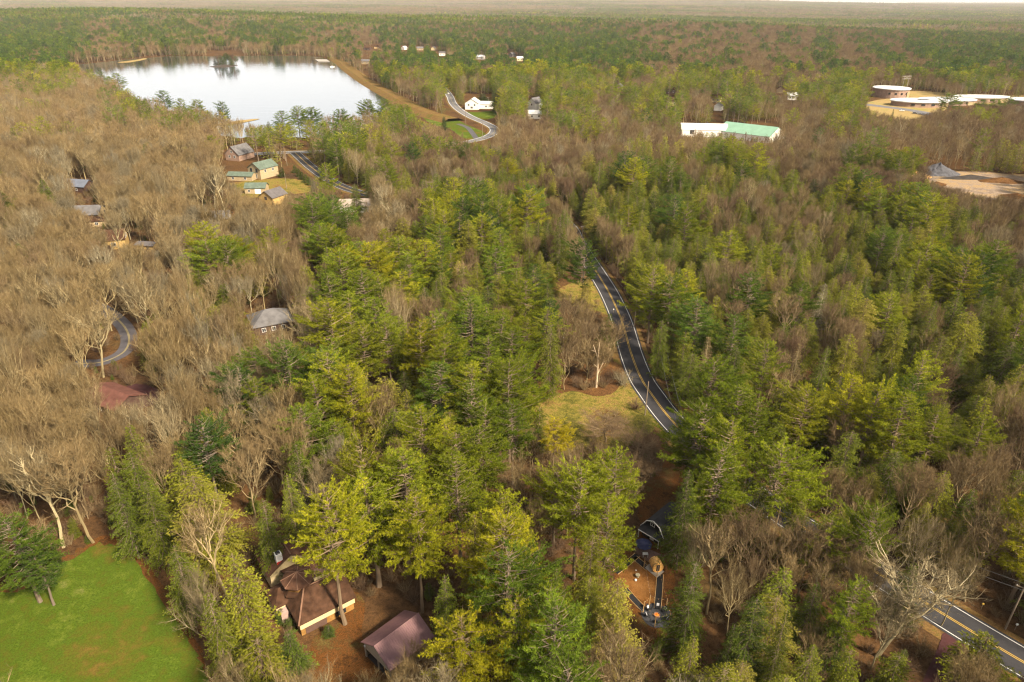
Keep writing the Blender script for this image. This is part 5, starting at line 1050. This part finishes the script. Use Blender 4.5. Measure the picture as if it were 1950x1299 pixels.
def place_trees():
    rng = np.random.default_rng(5)
    for k, tx, ty, w, tint, H in EXPL:
        x, y = G(tx, ty, H); _, _, D = project(x, y, H * .6)
        add_tree(k, x, y, H, w * float(D) / FPX, tint, rng, True)
    cell = {}
    def near(x, y, r):
        i, j = int(x // 8), int(y // 8)
        for a in (-1, 0, 1):
            for b in (-1, 0, 1):
                for (u, v, q) in cell.get((i + a, j + b), ()):
                    if (u - x) ** 2 + (v - y) ** 2 < (.5 * (r + q)) ** 2: return True
        return False
    def put(x, y, r): cell.setdefault((int(x // 8), int(y // 8)), []).append((x, y, r))
    for t in TREES: put(t.x, t.y, t.W * .8)
    # candidates
    n = 150000
    yy = np.sqrt(rng.uniform(12 ** 2, 960 ** 2, n)); xx = rng.uniform(-1, 1, n) * (yy * .95 + 85)
    px, py, D = project(xx, yy, 15.0)
    ok = (px > -700) & (px < 2650) & (py < 2600)
    xx, yy = xx[ok], yy[ok]; ok = ~no_ground(xx, yy); xx, yy = xx[ok], yy[ok]
    sp = species(xx, yy, rng)
    Hs = np.choose(sp, [rng.normal(22.5, 2.6, len(xx)), rng.normal(14.9, 2.8, len(xx)), rng.normal(16, 2.6, len(xx)) * np.where(xx > -20, .88, 1.0)])
    Hs = np.clip(Hs, 9, 29); Rs = np.choose(sp, [6.2 * Hs / 25, 5.7 * Hs / 19, 4.3 * Hs / 18])
    # open places may still carry low young trees
    bad = blocked(xx, yy, Hs, Rs)
    xx, yy, sp, Hs, Rs = xx[~bad], yy[~bad], sp[~bad], Hs[~bad], Rs[~bad]
    rad = np.array([5.5, 4.4, 4.1])
    for i in range(len(xx)):
        r = rad[sp[i]] * (1 + .00035 * max(0, yy[i] - 250)) * (.88 if yy[i] < 140 else 1)
        if near(xx[i], yy[i], r): continue
        put(xx[i], yy[i], r)
        k = KN[sp[i]]
        ppx = 975 + xx[i] / max(yy[i], 1) * 1160
        if k == 'bare':
            if ppx < 780: tint = rng.normal(.34, .17)
            else: tint = rng.normal(.66, .17) if rng.random() > .25 else rng.normal(.22, .12)
        elif k == 'pine': tint = min(.76, rng.normal(.48, .17))
        else: tint = rng.normal(.50, .17)
        w = 2 * Rs[i] * rng.uniform(.85, 1.2)
        add_tree(k, xx[i], yy[i], Hs[i], w, np.clip(tint, 0, 1), rng)
place_trees()

CATS = dict(pine='pine tree', hemlock='hemlock tree', bare='bare tree', cedar='cedar tree', spruce='spruce tree', larch='larch tree', shrub='shrub')
def pick():
    """the trees built one by one: those that show largest, at most 300 of a kind"""
    out = {k: [] for k in CATS}
    for t in TREES:
        if -40 < t.px < 1990 and -20 < t.ty < 1290: out[t.kind].append(t)
    keep = set()
    for k, L in out.items():
        L.sort(key=lambda t: (not t.expl, t.D)); keep |= {id(t) for t in L[:300]}
    return keep
KEEP = pick()
def build_tree(t):
    ps = PROTO[t.kind]; p = ps[t.var % len(ps)]
    root = empty(t.kind if t.kind == 'shrub' else t.kind + '_tree', (t.x, t.y, 0), t.rz)
    sx = t.W / (2 * p['R'] * 1.02); sz = t.H / p['H']; root.scale = (sx, sx, sz)
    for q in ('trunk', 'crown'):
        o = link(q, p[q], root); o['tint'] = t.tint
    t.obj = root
    return root
IND = [t for t in TREES if id(t) in KEEP]
for t in IND: build_tree(t)

# labels that point at one tree: look, then its place beside something one can find
MARKS = [('the turreted brown house', 570, 1100), ('the maroon roofed barn', 745, 1215), ('the green lawn', 200, 1130), ('the black cabin', 1245, 1000), ('the round fire pit', 1250, 1172), ('the small meadow', 1120, 800), ('the bleached snag', 1135, 700),
         ('the dark brown wooden house', 1045, 635), ('the upper road bend', 1175, 590), ('the lower road bend', 1245, 740), ('the road at the right edge', 1890, 1215), ('the maroon driveway', 1800, 1250), ('the low maroon roofed house', 235, 757), ('the grey hipped roof', 517, 610),
         ('the grey lane bend', 235, 640), ('the house with skylights', 212, 462), ('the tan two storey house', 160, 408), ('the bluish slate roof', 150, 353), ('the cream green roofed house', 495, 330), ('the long grey roofed house', 405, 413), ('the house with two gables', 678, 393), ('the road junction', 560, 295),
         ('the white gabled house', 905, 195), ('the narrow white house', 1018, 198), ('the white metal barn', 1340, 248), ('the green roofed barn', 1430, 250), ('the gravel pile', 1785, 325), ('the large round school', 1695, 180), ('the lake island', 428, 118), ('the reed spit', 465, 230), ('the lone roadside pine', 1117, 500),
         ('the big bright pine clump', 1400, 780), ('the pale spreading tree', 1735, 1150), ('the bleached larch', 1572, 590), ('the maroon parking court', 262, 757), ('the orange cleared ground', 1270, 920), ('the yellow gabled house', 522, 376), ('the bend of the lakeside road', 935, 255), ('the barrel sauna', 1248, 1078), ('the grass dam', 740, 182),
         ('the left photo edge', 0, 560), ('the left photo edge', 0, 900), ('the right photo edge', 1950, 560), ('the right photo edge', 1950, 850), ('the bottom right photo corner', 1950, 1299), ('the photo centre', 975, 650), ('the bottom edge centre', 975, 1299)]
HUES = dict(pine=['bluish green', 'mid green', 'bright green', 'yellow green'], hemlock=['dark green', 'olive green', 'light olive', 'yellowish olive'], bare=['pale grey', 'golden tan', 'brown', 'reddish brown'], cedar=['dark green', 'olive green', 'light olive', 'yellowish olive'], spruce=['dark green', 'olive green', 'brownish olive', 'yellowish olive'], larch=['pale grey', 'tan', 'brown', 'reddish brown'], shrub=['pale grey', 'tan', 'brown', 'reddish brown'])
CUTS = dict(bare=(.15, .45, .7), larch=(.2, .5, .7), shrub=(.15, .45, .7))
SIZES = dict(pine=(20.5, 24), hemlock=(16, 19), bare=(14.5, 17.5), cedar=(6, 12), spruce=(24, 26), larch=(18, 21), shrub=(2.55, 4))
NOUN = dict(pine='pine', hemlock='hemlock', bare='leafless tree', cedar='dense cedar', spruce='narrow spruce', larch='bare needled larch', shrub='twiggy shrub')
GROUPS = dict(pine='tall pines of the near forest', hemlock='hemlocks of the near forest', bare='leafless trees of the near forest', cedar='dense cedars of the near forest', spruce='dark narrow spruces', larch='bare larches', shrub='brown shrubs in the clearings')
ORD = ['nearest', 'second nearest', 'third nearest', 'fourth nearest', 'fifth nearest', 'sixth nearest', 'seventh nearest', 'eighth nearest', 'ninth nearest', 'tenth nearest', 'eleventh nearest', 'twelfth nearest']
def label_trees():
    cls = {}
    for t in IND:
        cu = CUTS.get(t.kind, (.3, .55, .75)); h = HUES[t.kind][sum(t.tint > c for c in cu)]; sz = SIZES[t.kind]
        t.look = '%s %s %s' % ('small' if t.H < sz[0] else 'tall' if t.H > sz[1] else 'middling', h, NOUN[t.kind])
        dd = sorted((math.hypot(t.px - x, t.py - y), n, x, y) for n, x, y in MARKS); t.marks = dd
    taken = {}
    left = list(IND)
    for rank in range(10):
        buckets = {}
        for t in left:
            d, n, x, y = t.marks[rank]; dx, dy = t.px - x, t.py - y
            rel = ('right of' if dx > 0 else 'left of') if abs(dx) > abs(dy) else ('behind' if dy < 0 else 'in front of')
            if n.startswith('the left photo'): rel = 'to'
            if n.startswith(('the right photo', 'the bottom', 'the photo')): rel = 'to'
            buckets.setdefault((t.look, rel, n), []).append((d, id(t), t))
        rest = []
        for (look, rel, n), L in buckets.items():
            L.sort(); o0 = taken.get((look, rel, n), 0)
            for d, _, t in L:
                if o0 >= (8 if rank < 9 else 12): rest.append(t); continue
                ordw = ORD[o0]; o0 += 1
                t.obj['label'] = ('%s, %s %s %s' % (look, ordw, rel, n)) if o0 > 1 or len(L) > 1 or rel == 'to' else '%s %s %s' % (look, rel, n)
            taken[(look, rel, n)] = o0
        left = rest
        if not left: break
    for t in left: t.obj['label'] = t.look + ' in the thick of the forest'
    for t in IND: t.obj['category'] = CATS[t.kind]; t.obj['group'] = GROUPS[t.kind]
    print('LABELS', len({t.obj['label'] for t in IND}), len(IND), len(left))
label_trees()

# the rest of each kind: one object each, instances scattered on points
def joined(p):
    if 'joined' not in p:
        a, b = p['trunk'], p['crown']
        def arr(m):
            v = np.empty(len(m.vertices) * 3, np.float32); m.vertices.foreach_get('co', v)
            t_ = np.empty(len(m.loops), np.int32); m.loops.foreach_get('vertex_index', t_)
            at = np.empty(len(m.vertices), np.float32); m.attributes['v'].data.foreach_get('value', at)
            return v.reshape(-1, 3), t_.reshape(-1, 3), at
        va, ta, aa = arr(a); vb, tb_, ab = arr(b)
        p['joined'] = mesh_np(a.name + '_j', np.concatenate([va, vb]), np.concatenate([ta, tb_ + len(va)]), [a.materials[0], b.materials[0]], np.r_[np.zeros(len(ta)), np.ones(len(tb_))], np.r_[aa, ab])
    return p['joined']
def scatter(name, label, cat, meshes, pos, idx, rz, scl, tint):
    pc = bpy.data.collections.new(name + '_source')
    for i, me in enumerate(meshes):
        o = bpy.data.objects.new('%s_source_%03d' % (name, i), me); pc.objects.link(o)
    pts = bpy.data.meshes.new(name + '_points'); n = len(pos)
    pts.vertices.add(n); pts.vertices.foreach_set('co', np.asarray(pos, np.float32).ravel())
    def at(nm, typ, val, key='value'):
        a = pts.attributes.new(nm, typ, 'POINT'); a.data.foreach_set(key, np.ascontiguousarray(val).ravel())
    at('idx', 'INT', np.asarray(idx, np.int32)); at('tint', 'FLOAT', np.asarray(tint, np.float32))
    rot = np.zeros((n, 3), np.float32); rot[:, 2] = rz
    at('rot', 'FLOAT_VECTOR', rot, 'vector'); at('scl', 'FLOAT_VECTOR', np.asarray(scl, np.float32), 'vector')
    ob = link(name, pts); tag(ob, label, cat, None, 'stuff')
    ng = bpy.data.node_groups.new(name, 'GeometryNodeTree')
    ng.interface.new_socket('Geometry', in_out='INPUT', socket_type='NodeSocketGeometry'); ng.interface.new_socket('Geometry', in_out='OUTPUT', socket_type='NodeSocketGeometry')
    N = ng.nodes; gi = N.new('NodeGroupInput'); go = N.new('NodeGroupOutput'); ip = N.new('GeometryNodeInstanceOnPoints'); ci = N.new('GeometryNodeCollectionInfo')
    ci.inputs['Collection'].default_value = pc; ci.inputs['Separate Children'].default_value = True; ci.inputs['Reset Children'].default_value = True
    ip.inputs['Pick Instance'].default_value = True
    def na(nm, typ):
        q = N.new('GeometryNodeInputNamedAttribute'); q.data_type = typ; q.inputs['Name'].default_value = nm; return q.outputs['Attribute']
    L = ng.links
    L.new(gi.outputs[0], ip.inputs['Points']); L.new(ci.outputs[0], ip.inputs['Instance']); L.new(na('idx', 'INT'), ip.inputs['Instance Index'])
    L.new(na('rot', 'FLOAT_VECTOR'), ip.inputs['Rotation']); L.new(na('scl', 'FLOAT_VECTOR'), ip.inputs['Scale'])
    L.new(ip.outputs[0], go.inputs[0])
    md = ob.modifiers.new('scatter', 'NODES'); md.node_group = ng
    return ob
def far_points():
    """trees between 960 and 2300 m, on a jittered grid"""
    rng = np.random.default_rng(8); s = 8.2
    gx, gy = np.meshgrid(np.arange(-2000, 2000, s), np.arange(955, 2300, s))
    x = (gx + rng.uniform(-.5, .5, gx.shape) * s).ravel(); y = (gy + rng.uniform(-.5, .5, gx.shape) * s).ravel()
    ok = np.abs(x) < y * .84; x, y = x[ok], y[ok]
    ok = ~no_ground(x, y); x, y = x[ok], y[ok]
    sp = species(x, y, rng)
    H = np.choose(sp, [rng.normal(21, 2.5, len(x)), rng.normal(18, 2.5, len(x)), rng.normal(15.5, 2, len(x))])
    R = np.choose(sp, [5.4 * H / 25, 4.6 * H / 19, 4.8 * H / 18])
    ok = ~blocked(x, y, H, R)
    tint = np.choose(sp, [rng.normal(.14, .14, len(x)), rng.normal(.26, .14, len(x)), rng.normal(.60, .2, len(x))])
    return x[ok], y[ok], sp[ok], H[ok], R[ok], np.clip(tint[ok], 0, 1)
FX, FY, FS, FH, FR, FT = far_points()
def build_mass(kind, name, label, cat, others=()):
    meshes, base = [], []
    for p in PROTO[kind]: meshes.append(joined(p)); base.append((p['H'], p['R']))
    n0 = len(meshes)
    for p in LOD[(kind, 1)]: meshes.append(p['mesh']); base.append((p['H'], p['R']))
    n1 = len(meshes)
    for p in LOD[(kind, 2)]: meshes.append(p['mesh']); base.append((p['H'], p['R']))
    rng = np.random.default_rng(33); pos, idx, rz, scl, tint = [], [], [], [], []
    for t in TREES:
        if t.kind != kind or id(t) in KEEP: continue
        i = t.var % n0 if t.D < 420 else (n0 + t.var % (n1 - n0) if t.D < 800 else n1 + t.var % (len(meshes) - n1))
        pos.append((t.x, t.y, 0)); idx.append(i); rz.append(t.rz); sx = t.W / (2 * base[i][1]); scl.append((sx, sx, t.H / base[i][0])); tint.append(t.tint)
    m = FS == KN.index(kind); x, y = FX[m], FY[m]; k = len(x)
    i = n1 + rng.integers(0, len(meshes) - n1, k); b = np.array(base)[i]
    pos = np.concatenate([np.array(pos).reshape(-1, 3), np.c_[x, y, terrain(x, y)]]); idx = np.r_[np.array(idx, int), i]; rz = np.r_[rz, rng.uniform(0, 6.28, k)]
    sx = FR[m] / b[:, 1] * rng.uniform(.9, 1.25, k); scl = np.concatenate([np.array(scl).reshape(-1, 3), np.c_[sx, sx, FH[m] / b[:, 0]]]); tint = np.r_[tint, FT[m]]
    print('MASS', kind, len(pos))
    return scatter(name, label, cat, meshes, pos, idx, rz, scl, tint)
build_mass('pine', 'pine_forest', 'mass of green pines filling the forest beyond the near trees', 'pine forest')
build_mass('hemlock', 'hemlock_forest', 'mass of olive hemlocks filling the forest beyond the near trees', 'hemlock forest')
def undergrowth():
    rng = np.random.default_rng(21); s = 2.7
    gx, gy = np.meshgrid(np.arange(-360, 360, s), np.arange(14, 400, s))
    x = (gx + rng.uniform(-.5, .5, gx.shape) * s).ravel(); y = (gy + rng.uniform(-.5, .5, gx.shape) * s).ravel()
    px, py, D = project(x, y, 0); ok = (px > -500) & (px < 2450) & (py < 2400); x, y = x[ok], y[ok]
    ok = ~no_ground(x, y) & ~blocked(x, y, np.full(x.shape, 2.2), np.full(x.shape, 1.5)) & (rng.random(x.shape) < .62); x, y = x[ok], y[ok]; k = len(x)
    meshes = [joined(p) for p in PROTO['shrub']] + [joined(p) for p in PROTO['cedar']]
    ev = rng.random(k) < .10
    idx = np.where(ev, 3 + rng.integers(0, 2, k), rng.integers(0, 3, k)); sz = np.where(ev, rng.uniform(.12, .42, k), rng.uniform(.4, 1.5, k))
    scatter('undergrowth', 'brown brushy undergrowth between the trunks of the near forest', 'undergrowth', meshes, np.c_[x, y, np.zeros(k)], idx, rng.uniform(0, 6.28, k), np.c_[sz, sz, sz * rng.uniform(.8, 1.3, k)], np.where(ev, rng.uniform(.05, .5, k), rng.uniform(.45, 1, k)))
undergrowth()
build_mass('bare', 'bare_forest', 'mass of brown leafless trees filling the forest beyond the near trees', 'bare forest')

# far forest: patches of many small trees, out to the horizon
def far_forest():
    rng = np.random.default_rng(77); meshes = []; S = 90.0
    for k, mix in enumerate([(.10, .12, .78), (.02, .03, .95), (.36, .32, .32), (.16, .14, .70)]):
        V, TT, A, MI = [], [], [], []; n = 0
        mats = [M_PINE, M_HEM, M_TWIG]
        for a in range(9):
            for b in range(9):
                x = (a + rng.uniform(0, 1)) * S / 9 - S / 2; y = (b + rng.uniform(0, 1)) * S / 9 - S / 2
                q = rng.choice(3, p=mix); H = [21, 17, 16][q] * rng.uniform(.8, 1.2); R = [5.0, 4.5, 5.6][q] * rng.uniform(.8, 1.15)
                m = 70; u = rng.random(m) ** .7; z = H * (.25 + .75 * u); pr = [(1.02 - u) ** .6, (1.02 - u) ** .8, np.sqrt(np.clip(1 - (2 * u - .9) ** 2, .05, 1))][q]
                th = rng.uniform(0, 6.28, m); rr = R * pr * np.sqrt(rng.uniform(.3, 1, m))
                P = np.c_[x + rr * np.cos(th), y + rr * np.sin(th), z]
                d = rng.normal(0, 1, (m, 3)) + np.c_[np.cos(th), np.sin(th), np.full(m, .5)] * .8
                bf = Buf(); blades(bf, P, d, rng.uniform(1.4, 2.8, m), rng.uniform(.8, 1.5, m) * (.7 if q == 2 else 1), rng, np.clip(rng.normal(.5, .25, m) + .15 * rng.normal(), 0, 1))
                v, t_, av = bf.get(); V.append(v); TT.append(t_ + n); A.append(av); MI.append(np.full(len(t_), q)); n += len(v)
        meshes.append(mesh_np('far_patch_%d' % k, np.concatenate(V), np.concatenate(TT), mats, np.concatenate(MI), np.concatenate(A)))
    pos, idx, rz, scl, tint = [], [], [], [], []
    y = 2270.0
    while y < 26000:
        sc = max(1.0, (y / 2600) ** .62); step = S * sc * .93; xs = np.arange(-y * .86 - step, y * .86 + step, step) + rng.uniform(0, step)
        for x in xs:
            xx = x + rng.uniform(-.2, .2) * step; yy = y + rng.uniform(-.2, .2) * step; z = float(terrain(xx, yy))
            f = math.sin(xx / 520 + 1.3 * math.sin(yy / 700)) + math.sin(yy / 390 + xx / 900 + 2) + .7 * math.sin(xx / 210 + yy / 260) + rng.normal(0, .45)
            if yy < 3300 and xx < 250: f += 1.2
            if yy > 3400 and xx < 700: f -= 1.0
            i = 2 if f > 1.15 else (1 if f < -.5 else (0 if f < .35 else 3))
            pos.append((xx, yy, z - .5)); idx.append(i); rz.append(rng.integers(0, 4) * math.pi / 2); scl.append((sc * 1.06, sc * 1.06, 1.0 + .12 * (sc - 1))); tint.append(np.clip(rng.normal(.22, .16), 0, 1))
        y += step
    print('FAR', len(pos))
    scatter('distant_forest', 'distant mixed forest fading into haze up to the horizon', 'distant forest', meshes, pos, idx, rz, scl, tint)
far_forest()

# ------------------------------------------------------------------ haze
def haze_box():
    v = [(x, y, z) for z in (-3, 210) for y in (-600, 45000) for x in (-47000, 47000)]
    me = bpy.data.meshes.new('haze'); me.from_pydata(v, [], [(0, 2, 3, 1), (4, 5, 7, 6), (0, 1, 5, 4), (2, 6, 7, 3), (0, 4, 6, 2), (1, 3, 7, 5)])
    m, t, out = nodes('haze_air'); p = t.nodes.new('ShaderNodeVolumePrincipled')
    p.inputs['Color'].default_value = (.76, .725, .72, 1); p.inputs['Density'].default_value = 0.42e-4; p.inputs['Anisotropy'].default_value = .0
    t.links.new(p.outputs[0], out.inputs['Volume']); me.materials.append(m)
    tag(link('haze', me), 'thin pale haze over the whole valley', kind='stuff')
haze_box()
